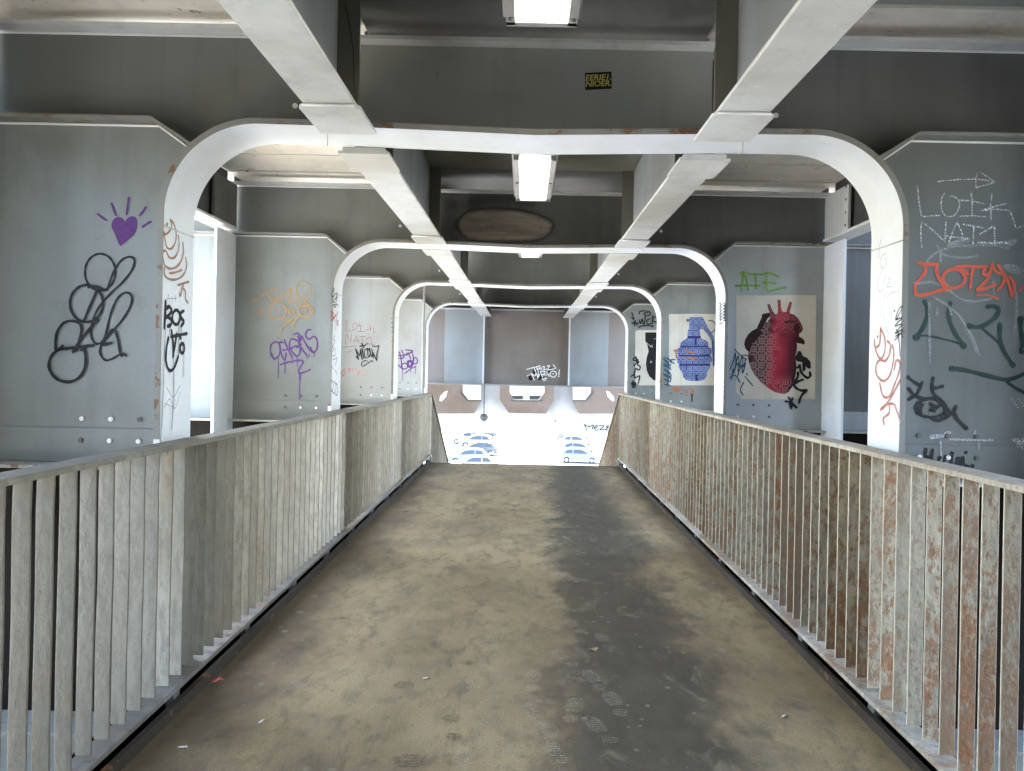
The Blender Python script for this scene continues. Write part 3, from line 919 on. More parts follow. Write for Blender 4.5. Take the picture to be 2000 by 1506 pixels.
ZA, ZBc, ZC, ZD = ((80, 370), 3.767), ((290, 400), 3.14), ((480, 530), 5.195), ((640, 550), 6.845)
ZE, ZF, ZH, ZI = ((970, 690), 14.286), ((1220, 590), 7.171), ((1420, 510), 5.02), ((1690, 460), 3.76)
ZJ, ZK = ((1770, 320), 5.02), ((1770, 570), 4.183)
def pp(i): return ('y', YW[i] - 0.0068)
def ps(i): return ('y', YW[i] - 0.0140)
def pc(s): return ('x', CX + s * (HALF - TH))

# --- nearest frame, left panel
L1 = FR[0]['panel', -1]
p = Paint(*ZA, pp(0))
p.fill([(588, 418), (570, 395), (545, 330), (520, 275), (528, 230), (560, 205), (600, 212), (618, 235), (640, 210), (675, 198), (705, 215), (710, 265), (695, 320), (650, 365), (610, 400)], True)
p.lines(4.5, [(420, 182), (450, 205), (485, 228)], [(520, 105), (535, 145), (552, 190)], [(648, 62), (640, 120), (632, 184)], [(772, 132), (750, 165), (728, 192)], [(810, 238), (780, 255), (750, 275)])
p.done('graffiti', 'purple', L1, 'purple heart with five rays')
p = Paint(*ZA, pp(0))
p.ring(4.2, (437, 610), 112, 136, 40, 400, 20)
p.lines(4.2, [(490, 740), (515, 660), (545, 590), (590, 525), (640, 498), (680, 505), (688, 545), (660, 610), (600, 685), (530, 750), (460, 825), (415, 890), (385, 960), (372, 1030), (375, 1090), (400, 1130), (430, 1135), (460, 1110), (485, 1040), (505, 950), (535, 860), (570, 795), (615, 762), (655, 768), (672, 810), (650, 880), (600, 960), (540, 1030), (490, 1090), (450, 1140), (435, 1190), (455, 1240), (490, 1258), (540, 1240), (580, 1215)])
p.lines(5.0, [(490, 1090), (515, 1045), (540, 1032), (560, 1070), (575, 1140), (590, 1220), (610, 1212), (630, 1222)])
p.ring(5.0, (338, 840), 121, 136, -60, 300, 20)
p.lines(5.0, [(425, 720), (395, 790), (355, 880), (320, 965)], [(355, 720), (395, 715), (440, 725), (470, 745)])
p.lines(5.5, [(113, 1180), (112, 1110), (128, 1040), (170, 985), (225, 968), (280, 980), (302, 1015), (296, 1075), (282, 1130), (265, 1185)])
p.lines(6.0, [(120, 1180), (200, 1170), (300, 1158), (392, 1148)], [(425, 960), (370, 1020), (300, 1105), (240, 1195)], [(165, 1150), (145, 1175), (100, 1205), (70, 1255), (65, 1310), (95, 1370), (150, 1408), (220, 1415), (285, 1385), (325, 1320), (335, 1250), (322, 1180), (300, 1182)])
p.lines(6.0, [(525, 1130), (490, 1138), (470, 1145)])
p.done('graffiti', 'black', L1, 'looping black line graffiti of circles')
# --- nearest frame, left column
A1 = FR[0]['arch']
p = Paint(*ZBc, pc(-1))
p.lines(5.5, [(134, 90), (155, 120), (168, 170), (165, 225), (140, 268), (112, 262), (100, 215), (92, 168), (88, 165)], [(84, 175), (105, 180), (128, 160), (140, 130), (132, 95)],
        [(182, 190), (186, 240), (178, 290), (155, 325), (125, 322), (105, 285), (90, 285), (85, 320), (98, 370), (130, 392), (170, 380), (200, 340), (212, 285), (208, 232)],
        [(95, 385), (95, 420), (110, 448), (150, 460), (195, 445), (222, 410), (232, 365), (225, 325)], [(125, 420), (160, 415), (200, 400)],
        [(180, 492), (215, 480), (245, 472)], [(215, 480), (205, 510), (195, 560), (190, 545)], [(205, 510), (222, 530), (225, 580), (240, 602)])
p.ring(4, (110, 120), 3, 9)
p.done('graffiti', 'brown', A1, 'brown curling spray tag on the left column')
p = Paint(*ZBc, pc(-1))
p.sharp(9, [(104, 590), (100, 680), (96, 755)])
p.lines(8, [(104, 640), (125, 625), (140, 650), (120, 680), (105, 690)], [(118, 690), (138, 705), (135, 735), (115, 745)])
p.ring(7, (168, 690), 24, 44)
p.lines(7, [(215, 650), (195, 665), (200, 695), (215, 715), (200, 742)])
p.lines(6.5, [(120, 815), (108, 880), (105, 960), (125, 1015), (155, 1000), (180, 930)], [(138, 770), (148, 850), (150, 930)], [(148, 930), (160, 860), (170, 790)], [(135, 810), (180, 800), (232, 790)], [(185, 800), (195, 820)])
p.ring(7, (203, 880), 13, 30)
p.drips(1.6, (150, 930, 1200), (180, 730, 930), (212, 920, 1055), (125, 740, 800), (195, 740, 830))
p.lines(1.8, [(150, 1200), (142, 1300), (137, 1380)], [(98, 755), (90, 950), (82, 1200), (72, 1400), (67, 1490)])
p.done('graffiti', 'black', A1, 'dripping black marker letters on the left column')
p = Paint(*ZBc, pc(-1))
p.lines(2.5, [(115, 590), (120, 550), (130, 600)], [(140, 560), (145, 600)], [(160, 550), (165, 595)], [(112, 575), (170, 575)])
p.done('graffiti', 'faint', A1, 'faded lilac letters above the black ones')
p = Paint(*ZBc, pc(-1))
p.lines(2.5, [(110, 1120), (150, 1180), (190, 1110)], [(95, 1240), (130, 1190), (160, 1250), (190, 1150)], [(100, 1220), (150, 1240)])
p.done('graffiti', 'faint', A1, 'faded lilac scribble on the left column')

# --- nearest frame, right column
p = Paint(*ZI, pc(1))
p.lines(6, [(95, 740), (92, 748)], [(112, 680), (140, 740), (148, 810), (140, 870), (115, 905), (88, 870), (70, 800), (68, 765)], [(85, 820), (105, 800), (112, 740), (112, 690)], [(165, 775), (185, 800), (180, 870), (150, 920), (110, 915), (85, 945), (80, 1000), (100, 1045), (140, 1068), (180, 1030), (205, 940), (210, 860), (200, 805)],
        [(215, 985), (225, 930), (245, 915), (258, 950), (245, 1020), (215, 1100), (180, 1180), (140, 1185), (120, 1140), (108, 1080)], [(265, 1050), (235, 1110), (190, 1190), (150, 1250), (115, 1280)], [(120, 1270), (160, 1240), (215, 1240), (235, 1290), (262, 1365)], [(180, 1250), (180, 1300), (150, 1330), (135, 1345), (140, 1385)])
p.drips(1.5, (118, 1280, 1400), (170, 1330, 1420))
p.done('graffiti', 'salmon', A1, 'salmon curling spray tag on the right column')
p = Paint(*ZI, pc(1))
p.lines(2.6, [(278, 515), (250, 540), (230, 590), (225, 620), (255, 570), (278, 520)], [(225, 620), (272, 605), (220, 665), (275, 650), (220, 720), (280, 690), (220, 770)], [(240, 700), (250, 780), (258, 885)], [(225, 740), (260, 720), (278, 752)], [(230, 690), (245, 720), (240, 745)])
p.ring(2, (217, 553), 3, 4)
p.done('graffiti', 'black', A1, 'small black marker signature on the right column')
p = Paint(*ZI, pc(1))
p.lines(2.2, [(118, 30), (105, 90), (100, 165)], [(155, 130), (125, 150), (110, 200), (130, 240), (155, 210), (150, 160)], [(130, 240), (95, 330), (95, 400), (130, 400), (150, 300)], [(170, 310), (185, 330), (160, 375), (205, 375)], [(250, 412), (200, 420), (160, 460)], [(150, 420), (120, 560), (110, 600)], [(205, 430), (195, 600), (180, 730), (130, 570)])
p.done('graffiti', 'faint', A1, 'ghostly faded writing high on the right column')

# --- nearest frame, right panel
R1 = FR[0]['panel', 1]
p = Paint(*ZJ, pp(0))
p.lines(2.6, [(305, 175), (450, 160), (600, 152), (730, 155), (868, 182)], [(697, 88), (680, 150), (682, 235)])
p.sharp(2.6, [(722, 80), (790, 125), (868, 182), (770, 210), (682, 237)])
p.sharp(2.8, [(107, 222), (125, 390), (148, 518), (325, 505)])
p.lines(2.8, [(372, 292), (345, 340), (338, 410), (355, 480), (400, 518), (460, 510), (505, 455), (520, 400), (500, 345), (455, 320), (420, 322)])
p.sharp(2.8, [(505, 358), (620, 362), (755, 392)], [(632, 275), (645, 380), (640, 505)], [(528, 515), (640, 510), (775, 520)], [(835, 295), (825, 400), (828, 550)], [(728, 460), (840, 425), (972, 392)], [(735, 458), (870, 445), (1010, 460), (1050, 560), (1072, 632), (1160, 605)])
p.sharp(2.8, [(148, 815), (138, 690), (148, 568), (260, 655), (375, 765), (385, 570)], [(415, 765), (450, 670), (495, 570), (545, 690), (545, 720)], [(375, 710), (460, 718), (600, 735)], [(552, 595), (640, 610), (755, 630)], [(658, 620), (652, 700), (650, 790)], [(720, 688), (860, 608), (862, 700), (862, 800)])
p.lines(4.5, [(705, 770), (800, 778), (1000, 775)])
p.done('graffiti', 'chalk', R1, 'white chalk arrow and letters LOIK NAT1')
p = Paint(*ZJ, pp(0))
p.lines(7, [(200, 965), (240, 905), (320, 860), (420, 825), (600, 800), (850, 800), (1000, 830)], [(340, 880), (420, 905), (560, 920), (690, 905)], [(75, 1170), (170, 1165), (250, 1160), (400, 1230), (520, 1320), (640, 1350), (780, 1335), (900, 1290)], [(950, 1000), (1050, 1000), (1160, 1060), (1200, 1090)], [(420, 1400), (500, 1480), (560, 1560), (660, 1720), (690, 1850), (640, 1750), (560, 1600)], [(270, 1310), (400, 1390), (440, 1480)], [(300, 1420), (300, 1480)], [(520, 1480), (640, 1700), (720, 1880)], [(850, 1140), (860, 1290)], [(1060, 1180), (1080, 1400), (1050, 1700)], [(300, 800), (330, 860), (330, 960)], [(410, 790), (500, 760), (620, 740)], [(220, 1350), (225, 1700), (230, 1950)])
p.lines(16, [(430, 800), (520, 760), (600, 750)], [(980, 1020), (1100, 1060)], [(1000, 790), (1060, 760)])
p.done('graffiti', 'faintchalk', R1, 'smeared pale chalk drawing')
p = Paint(*ZJ, pp(0))
p.lines(8.5, [(120, 970), (200, 985), (310, 985)], [(180, 985), (190, 1050), (150, 1110), (95, 1180), (88, 1250), (110, 1290), (200, 1280), (300, 1250), (420, 1225)], [(300, 985), (295, 1060), (320, 1120), (360, 1190), (390, 1240)])
p.ring(8, (465, 1125), 108, 92, 60, 420, 16)
p.lines(7.5, [(480, 1010), (600, 1005), (700, 1010), (790, 1010)], [(650, 1020), (635, 1120), (625, 1220)], [(510, 1030), (570, 1050), (600, 1080)], [(770, 1020), (750, 1080), (790, 1090), (820, 1050)], [(840, 980), (870, 1050), (950, 1090)], [(830, 1000), (810, 1100), (760, 1170), (690, 1240), (790, 1215), (870, 1185)], [(900, 1000), (960, 1090), (1000, 1180), (1030, 1300)], [(960, 1100), (940, 1180), (890, 1240)], [(1010, 1110), (1050, 1180), (1040, 1290)])
p.lines(5, [(690, 1290), (790, 1288), (900, 1325)], [(1100, 1245), (1150, 1200), (1190, 1180)])
p.done('graffiti', 'red', R1, 'orange red spray letters COTEX')
p = Paint(*ZK, pp(0))
p.lines(10, [(150, 80), (172, 130), (170, 200), (140, 290), (85, 365)], [(360, 92), (345, 170), (362, 260), (405, 350), (470, 440)], [(660, 122), (715, 118), (755, 145), (735, 200), (670, 255), (590, 288), (510, 280)], [(765, 265), (765, 370), (790, 470), (870, 600)], [(932, 215), (935, 300), (950, 420), (935, 490), (1010, 470)], [(370, 625), (480, 640), (620, 675), (790, 715), (880, 705), (1000, 650), (1060, 610)])
p.lines(5, [(85, 360), (170, 360), (300, 385), (450, 425)], [(620, 300), (700, 365), (770, 430)])
p.lines(7, [(820, 735), (900, 790), (1000, 845)])
for c, r_ in (((85, 372), 26), ((470, 442), 24), ((512, 280), 24), ((870, 598), 22), ((372, 628), 22), ((934, 222), 24)):
    p.fill([(c[0] + r_ * math.cos(R(a)), c[1] + r_ * 1.1 * math.sin(R(a))) for a in range(0, 360, 30)])
p.done('graffiti', 'green', R1, 'broad dark green spray letters')
p = Paint(*ZK, pp(0))
p.lines(8, [(10, 695), (60, 735), (120, 770)], [(130, 740), (110, 790), (85, 835), (20, 880)], [(20, 790), (60, 840), (130, 870), (210, 870)], [(220, 705), (212, 770), (222, 830), (285, 890), (345, 970)], [(215, 790), (250, 785), (295, 772)])
p.ring(7, (200, 950), 125, 75, 0, 360, 16)
p.lines(9, [(195, 970), (230, 950), (265, 935)], [(200, 915), (235, 945), (225, 975)], [(405, 935), (385, 975), (330, 1020), (260, 1050), (205, 1030)], [(390, 990), (415, 1040), (490, 1115)], [(130, 920), (110, 960), (120, 1000)], [(250, 880), (310, 930), (325, 1000)])
p.done('graffiti', 'blackspray', R1, 'black brushed eye-like graffiti beside the right column')
p = Paint(*ZK, ps(0))
p.lines(6.5, [(160, 1285), (155, 1340), (180, 1350), (205, 1345)], [(215, 1290), (205, 1350), (215, 1400), (250, 1410), (275, 1350)], [(320, 1345), (305, 1400), (330, 1420), (365, 1390), (375, 1305), (365, 1410), (395, 1420), (425, 1360)], [(425, 1360), (425, 1405), (455, 1400), (462, 1350), (465, 1405), (505, 1428)])
p.ring(4, (486, 1312), 5, 6); p.ring(4.5, (540, 1422), 6, 8)
p.drips(2.5, (168, 1350, 1415), (310, 1400, 1450), (330, 1410, 1460), (372, 1400, 1465), (497, 1430, 1490), (537, 1425, 1478))
p.done('graffiti', 'black', FR[0]['root'], 'dripping black word Huidui at the foot of the right panel')
p = Paint(*ZK, pp(0))
p.lines(9, [(200, 1185), (300, 1175), (350, 1150)])
p.lines(5, [(360, 1205), (500, 1210), (700, 1212)], [(560, 1130), (562, 1195)])
p.done('graffiti', 'chalk', R1, 'pale smears of scraped paint')
p = Paint(*ZK, pp(0))
p.lines(9, [(880, 1210), (960, 1215)])
p.lines(2, *[[(850 + 14 * k, 870 + 22 * (k % 4)), (878 + 14 * k, 885 + 22 * (k % 4))] for k in range(10)])
p.done('graffiti', 'chalk', R1, 'pale smears of scraped paint')
p = Paint(*ZK, ps(0))
p.lines(3.5, [(280, 1225), (284, 1330), (282, 1440)], [(590, 1240), (592, 1290)], [(905, 1230), (908, 1265)], [(925, 1230), (928, 1275)], [(945, 1230), (946, 1280)])
p.done('graffiti', 'chalk', FR[0]['root'], 'white paint run down the splice plate')

# --- second frame, left panel and column
L2 = FR[1]['panel', -1]
p = Paint(*ZC, pp(1))
p.lines(2.6, [(65, 290), (120, 282), (200, 225), (280, 180), (350, 152)], [(215, 230), (240, 255), (272, 325)], [(280, 245), (300, 318)], [(285, 290), (330, 270)], [(325, 240), (340, 300)], [(350, 225), (380, 290)], [(370, 205), (382, 212)], [(395, 235), (405, 280)], [(415, 200), (465, 178), (440, 215), (425, 205)], [(465, 180), (450, 260), (440, 322), (490, 295), (555, 285)], [(510, 215), (530, 265)])
p.ring(2.8, (585, 195), 74, 90, 0, 360, 16)
p.ring(2.4, (585, 208), 4, 4, 0, 360, 6)
p.ring(2.8, (325, 400), 92, 82, 0, 360, 16)
p.ring(2.4, (320, 395), 5, 3, 0, 360, 6)
p.lines(2.8, [(395, 345), (430, 400), (468, 450)], [(435, 420), (450, 375), (480, 365), (505, 440)], [(530, 380), (600, 350), (640, 345), (600, 310), (550, 350), (540, 410), (570, 455), (640, 460), (685, 420), (680, 370), (650, 340)], [(370, 492), (440, 495), (520, 480), (560, 450)], [(470, 492), (410, 540), (370, 580), (358, 612)], [(520, 485), (490, 540), (470, 590)])
p.lines(2.6, [(140, 390), (165, 430)], [(120, 425), (150, 440)], [(160, 400), (185, 415)])
p.drips(1.2, (605, 300, 430), (625, 350, 410), (660, 360, 440), (355, 610, 660))
p.done('graffiti', 'tan', L2, 'tan spray words THIZO ONE')
p = Paint(*ZC, pp(1))
p.lines(3.0, [(300, 715), (262, 740), (250, 800), (262, 860), (300, 885), (340, 850), (350, 780), (330, 725), (290, 715)], [(265, 840), (280, 880), (290, 895)], [(380, 725), (345, 720), (350, 790), (370, 860), (400, 900), (410, 830)], [(390, 690), (420, 770), (445, 820), (470, 878)], [(375, 800), (440, 790), (510, 755)], [(520, 700), (460, 690), (445, 760), (480, 830), (525, 860), (555, 810), (540, 720), (500, 690)], [(485, 640), (530, 630), (560, 680), (540, 740), (580, 800), (618, 850)], [(570, 660), (600, 720), (650, 800), (690, 825)], [(660, 592), (625, 600), (608, 650), (640, 690), (690, 660), (720, 690), (728, 750), (715, 800), (685, 820), (655, 770)])
p.lines(4, [(520, 770), (560, 740)], [(530, 660), (550, 700)])
p.lines(3.2, [(350, 948), (420, 925), (520, 905), (575, 905), (580, 930), (550, 980), (538, 1030), (590, 1025), (655, 998)])
p.drips(1.5, (332, 880, 1085), (398, 900, 1040), (475, 880, 935), (522, 860, 965), (545, 1035, 1300), (620, 850, 890), (643, 830, 880), (695, 820, 870), (555, 1035, 1100))
p.done('graffiti', 'violet', L2, 'dripping violet word OCTOPUS underlined with a 2')
A2 = FR[1]['arch']
p = Paint(*ZC, pc(-1))
p.ring(2.4, (886, 185), 12, 16)
p.lines(2.4, [(875, 210), (865, 240), (885, 260), (905, 225)], [(885, 250), (870, 290), (868, 325)], [(895, 290), (920, 260), (912, 220)], [(920, 215), (930, 240), (912, 320), (932, 345)], [(880, 300), (900, 315)], [(880, 342), (910, 340)], [(893, 362), (912, 360)])
p.done('graffiti', 'black', A2, 'tiny black signature on the second left column')
p = Paint(*ZC, pc(-1))
p.lines(3.2, [(868, 405), (870, 500)], [(868, 405), (888, 425), (872, 450), (892, 470), (870, 505)], [(895, 440), (900, 500)], [(900, 470), (915, 440), (918, 500)], [(930, 410), (925, 440)], [(935, 500), (922, 520), (935, 548)])
p.done('graffiti', 'darkred', A2, 'dark red letters BUG on the second left column')
p = Paint(*ZC, pc(-1))
p.lines(2.2, [(905, 650), (885, 690), (900, 700)], [(850, 720), (880, 760), (905, 705), (870, 800)], [(870, 830), (900, 780), (905, 850), (870, 860)], [(885, 900), (925, 880), (900, 960)], [(870, 960), (890, 1000)], [(905, 1000), (925, 1050)], [(870, 500), (868, 570)], [(910, 500), (912, 600)])
p.done('graffiti', 'greyblue', A2, 'faded blue scrawl down the second left column')
p = Paint(*ZC, pc(-1))
p.ring(3, (868, 1160), 18, 55, -100, 170, 8)
p.ring(3, (895, 1180), 18, 60, -100, 170, 8)
p.ring(3, (915, 1200), 14, 60, -100, 120, 8)
p.done('graffiti', 'greymark', A2, 'grey curls low on the second left column')

# --- third frame, left panel; fourth frame, left panel
L3, L4 = FR[2]['panel', -1], FR[3]['panel', -1]
p = Paint(*ZD, pp(2))
p.sharp(1.1, [(248, 520), (245, 660), (350, 658)])
p.ring(1.1, (365, 600), 28, 45, 0, 360, 10)
p.sharp(1.1, [(395, 590), (480, 592)], [(425, 550), (445, 662)], [(390, 665), (500, 668)], [(515, 650), (610, 615), (620, 690), (630, 680)], [(565, 570), (575, 655)], [(235, 830), (250, 695), (310, 815), (320, 700)], [(345, 820), (385, 720), (415, 815)], [(350, 790), (420, 785)], [(420, 730), (505, 735)], [(460, 735), (470, 810)], [(515, 770), (580, 735), (590, 850)], [(530, 835), (630, 838)], [(195, 880), (290, 872), (385, 858)], [(270, 950), (300, 930), (340, 915)])
p.done('graffiti', 'pinkline', L3, 'thin red pencilled letters LOIK NAT1')
p = Paint(*ZD, pp(2))
p.sharp(2.4, [(372, 898), (412, 1040)], [(372, 900), (430, 1000), (440, 900), (460, 1040)], [(460, 890), (480, 1030)], [(432, 865), (500, 855)], [(455, 825), (485, 885)])
p.lines(2.0, [(520, 900), (490, 930), (500, 1010), (530, 1020)], [(530, 890), (545, 1010), (570, 960), (545, 900)], [(560, 890), (585, 1000), (610, 950)], [(590, 900), (610, 1020)], [(600, 860), (650, 870), (685, 860), (660, 960), (658, 1060)], [(655, 1055), (610, 960)], [(385, 1000), (400, 1030)])
p.lines(1.8, [(605, 1070), (590, 1058), (540, 1090), (480, 1130), (455, 1120), (460, 1080), (500, 1058), (530, 1065)], [(480, 870), (520, 835), (540, 830)])
p.done('graffiti', 'black', L3, 'black starred signature MIOER')
p = Paint(*ZD, pp(2))
p.lines(4, [(150, 1220), (180, 1215), (230, 1165), (190, 1225), (210, 1265), (235, 1200)], [(260, 1180), (300, 1160), (290, 1210), (330, 1170), (340, 1200)], [(370, 1180), (420, 1180), (410, 1250), (400, 1200), (440, 1200)], [(470, 1200), (490, 1215), (510, 1270)])
p.done('graffiti', 'pink', L3, 'faded pink spray low on the third left panel')
p = Paint(*ZD, pp(3))
p.lines(2.3, [(895, 1040), (915, 940), (940, 1030)], [(900, 1020), (950, 990), (1010, 990), (1080, 950)], [(960, 940), (980, 1040)], [(990, 920), (1020, 1010), (960, 1030)], [(1040, 912), (1138, 930), (1050, 985)], [(1138, 930), (1090, 970), (1110, 1030)], [(895, 1065), (940, 1110), (1000, 1170)], [(985, 1040), (990, 1160)], [(1130, 950), (1150, 1040), (1140, 1100)])
p.ring(2.3, (1030, 1130), 38, 40, 0, 360, 10)
p.ring(2.3, (1170, 1060), 32, 42, 0, 360, 10)
p.ring(5, (1100, 1100), 30, 38, 0, 360, 10)
p.lines(2, [(1035, 1228), (1100, 1175), (1180, 1135)])
p.drips(1.1, (1003, 1170, 1320), (1110, 1140, 1215), (1175, 1130, 1230))
p.done('graffiti', 'violet', L4, 'violet tangled tag on the farthest left panel')
A3, A4 = FR[2]['arch'], FR[3]['arch']
p = Paint(*ZD, pc(-1))
for k in range(5):
    p.ring(1.5, (858, 520 + 60 * k), 18 - k, 34, -150 + 20 * k, 120, 8)
p.lines(1.5, [(850, 800), (870, 860)], [(865, 460), (875, 520)])
p.done('graffiti', 'greymark', A3, 'grey spiral scribble on the third left column')
p = Paint(*ZD, pc(-1))
p.lines(1.2, [(1290, 650), (1285, 740), (1295, 820)], [(1282, 700), (1296, 720)])
p.done('graffiti', 'greymark', A4, 'grey marks on the farthest left column')

# --- right panels: second frame
R2, R3, R4 = FR[1]['panel', 1], FR[2]['panel', 1], FR[3]['panel', 1]
p = Paint(*ZH, pp(1))
for dx in (0, 6, -5):
    p.lines(3.4, [(140 + dx, 292), (150 + dx, 200), (160 + dx, 105)], [(160 + dx, 108), (190 + dx, 200), (205 + dx, 285)], [(80, 243 + dx), (160, 240 + dx), (320, 240 + dx)], [(130, 118 + dx), (260, 128 + dx), (350, 132 + dx)], [(275 + dx, 130), (285 + dx, 270)], [(400 + dx, 110), (385 + dx, 190), (395 + dx, 295)])
    p.lines(3.4, [(365, 120 + dx), (440, 125 + dx), (505, 155 + dx)], [(345, 210 + dx), (480, 215 + dx)], [(395, 298 + dx), (470, 280 + dx), (575, 258 + dx)])
p.done('graffiti', 'lime', R2, 'lime green letters ATE above the heart poster')
# ------------------------------------------------------------------ posters and sticker
def paper_mat():
    t = NT('pasted_paper')
    n = t.noise(5, detail=5); st = t.noise((16, 16, 0.8), detail=3)
    c = t.mix(t.ramp(n, 0.3, 0.75), (0.60, 0.555, 0.47), (0.52, 0.47, 0.385))
    c = t.mix(t.mth('MULTIPLY', t.ramp(st, 0.55, 0.72), 0.3), c, (0.40, 0.36, 0.30))
    t.bump(t.mth('ADD', st, n), 0.3, 0.004)
    return t.done(c, 0.8, 0.2)
M['paper'] = paper_mat()
def tile_pattern(t, size, off):
    """line work of rosettes and squares, 1 on the pale lines"""
    x, y, z = t.xyz()
    u = t.mth('FRACT', t.mth('ADD', t.mth('DIVIDE', x, size), off[0]))
    v = t.mth('FRACT', t.mth('ADD', t.mth('DIVIDE', z, size), off[1]))
    du, dv = t.mth('SUBTRACT', u, 0.5), t.mth('SUBTRACT', v, 0.5)
    r = t.mth('SQRT', t.mth('ADD', t.mth('MULTIPLY', du, du), t.mth('MULTIPLY', dv, dv)))
    a = t.mth('ARCTAN2', dv, du)
    def line(d, w): return t.ramp(t.mth('ABSOLUTE', d), w * 0.5, w * 1.2, 1.0, 0.0)
    petal = t.mth('ADD', 0.25, t.mth('MULTIPLY', 0.055, t.mth('COSINE', t.mth('MULTIPLY', a, 8.0))))
    L = line(t.mth('SUBTRACT', r, 0.40), 0.028)
    L = t.mth('MAXIMUM', L, line(t.mth('SUBTRACT', r, petal), 0.028))
    L = t.mth('MAXIMUM', L, line(t.mth('SUBTRACT', r, 0.10), 0.035))
    au, av = t.mth('ABSOLUTE', du), t.mth('ABSOLUTE', dv)
    cu, cv = t.mth('SUBTRACT', 0.5, au), t.mth('SUBTRACT', 0.5, av)
    mx = t.mth('MAXIMUM', cu, cv)
    L = t.mth('MAXIMUM', L, line(t.mth('SUBTRACT', mx, 0.16), 0.025))
    L = t.mth('MAXIMUM', L, line(t.mth('SUBTRACT', mx, 0.07), 0.025))
    dots = t.mth('MULTIPLY', line(t.mth('SUBTRACT', r, 0.325), 0.05), t.ramp(t.mth('COSINE', t.mth('MULTIPLY', a, 8.0)), 0.2, -0.4))
    return t.mth('MAXIMUM', L, t.mth('MULTIPLY', dots, 0.8))
def heart_mat(x0, x1, z0, z1):
    t = NT('printed_heart')
    x, y, z = t.xyz()
    u = t.ramp(x, x0, x1); 
    un = t.mth('DIVIDE', t.mth('SUBTRACT', x, x0), x1 - x0)
    w = t.mth('DIVIDE', t.mth('SUBTRACT', z, z0), z1 - z0)
    wob = t.mth('MULTIPLY', t.mth('SUBTRACT', t.noise(6, detail=4), 0.5), 0.25)
    uu = t.mth('ADD', un, t.mth('ADD', wob, t.mth('MULTIPLY', t.mth('SUBTRACT', w, 0.5), -0.12)))
    dark, mid, deep = (0.045, 0.007, 0.012), (0.30, 0.013, 0.032), (0.075, 0.005, 0.012)
    c = t.mix(t.ramp(uu, 0.34, 0.52), dark, mid)
    c = t.mix(t.ramp(uu, 0.55, 0.80), c, deep)
    fold = t.noise(11, detail=5, rough=0.6, dist=0.8, off=(2, 2, 2))
    c = t.mix(t.mth('MULTIPLY', t.ramp(fold, 0.5, 0.66), 0.55), c, (0.05, 0.004, 0.01))
    c = t.mix(t.mth('MULTIPLY', t.ramp(uu, 0.36, 0.1), t.ramp(w, 0.5, 0.75)), c, (0.02, 0.006, 0.009))
    L = tile_pattern(t, 0.067, (0.30, 0.12))
    body = t.mth('MULTIPLY', t.ramp(uu, 0.62, 0.46), t.ramp(w, 0.98, 0.60, 0.55, 1.0))
    top = t.ramp(w, 0.60, 0.74)
    low = t.mth('MULTIPLY', t.ramp(w, 0.22, 0.1), 0.8)
    k = t.mth('MAXIMUM', t.mth('MAXIMUM', body, t.mth('MULTIPLY', top, 0.5)), low)
    blob = t.ramp(t.noise(9, detail=2, off=(4, 4, 4)), 0.34, 0.46)
    lit = t.mix(t.ramp(uu, 0.3, 0.55), (0.36, 0.24, 0.22), (0.46, 0.15, 0.15))
    c = t.mix(t.mth('MULTIPLY', t.mth('MULTIPLY', L, k), blob), c, lit)
    return t.done(c, 0.7, 0.25)
def grenade_mat():
    t = NT('printed_blue_tile')
    L = tile_pattern(t, 0.070, (0.1, 0.45))
    n = t.noise(7, detail=4)
    c = t.mix(t.ramp(n, 0.3, 0.7), (0.016, 0.030, 0.145), (0.03, 0.055, 0.21))
    c = t.mix(t.mth('MULTIPLY', L, t.ramp(n, 0.25, 0.6, 0.5, 0.95)), c, (0.36, 0.42, 0.58))
    return t.done(c, 0.7, 0.25)
def flat_mat(name, col, rough=0.7):
    t = NT(name); n = t.noise(20, detail=4)
    return t.done(t.mix(t.mth('MULTIPLY', n, 0.35), col, tuple(x * 0.6 for x in col)), rough, 0.25)
M['navy'] = flat_mat('printed_navy', (0.018, 0.03, 0.135))
M['inkblack'] = flat_mat('printed_black', (0.012, 0.011, 0.011))
M['ringgrey'] = flat_mat('printed_grey', (0.10, 0.10, 0.10))
M['palegrey'] = flat_mat('printed_pale', (0.45, 0.43, 0.38))
M['stickerblack'] = flat_mat('sticker_black', (0.010, 0.011, 0.007), 0.45)
M['stickeryellow'] = flat_mat('sticker_yellow', (0.52, 0.44, 0.13), 0.45)

def sheet(org, sc, plane_y, pts, lift, thick=0.0008):
    P = [onY(org[0] + a / sc, org[1] + b / sc, plane_y) for a, b in pts]
    return MB().prism([(p.x, p.z) for p in P], 'y', plane_y - lift - thick, plane_y - lift)
def poster(i, org, sc, corners, label):
    yp = YW[i] - 0.006
    P = [onY(org[0] + a / sc, org[1] + b / sc, yp) for a, b in corners]
    c = sum(P, Vector()) / len(P)
    root = empty('poster', (c.x, yp - 0.001, min(q.z for q in P)), label, 'poster', 'posters pasted on the right panels')
    sheet(org, sc, yp, corners, 0.0006, 0.0012).build('paper', M['paper'], root)
    return root, yp
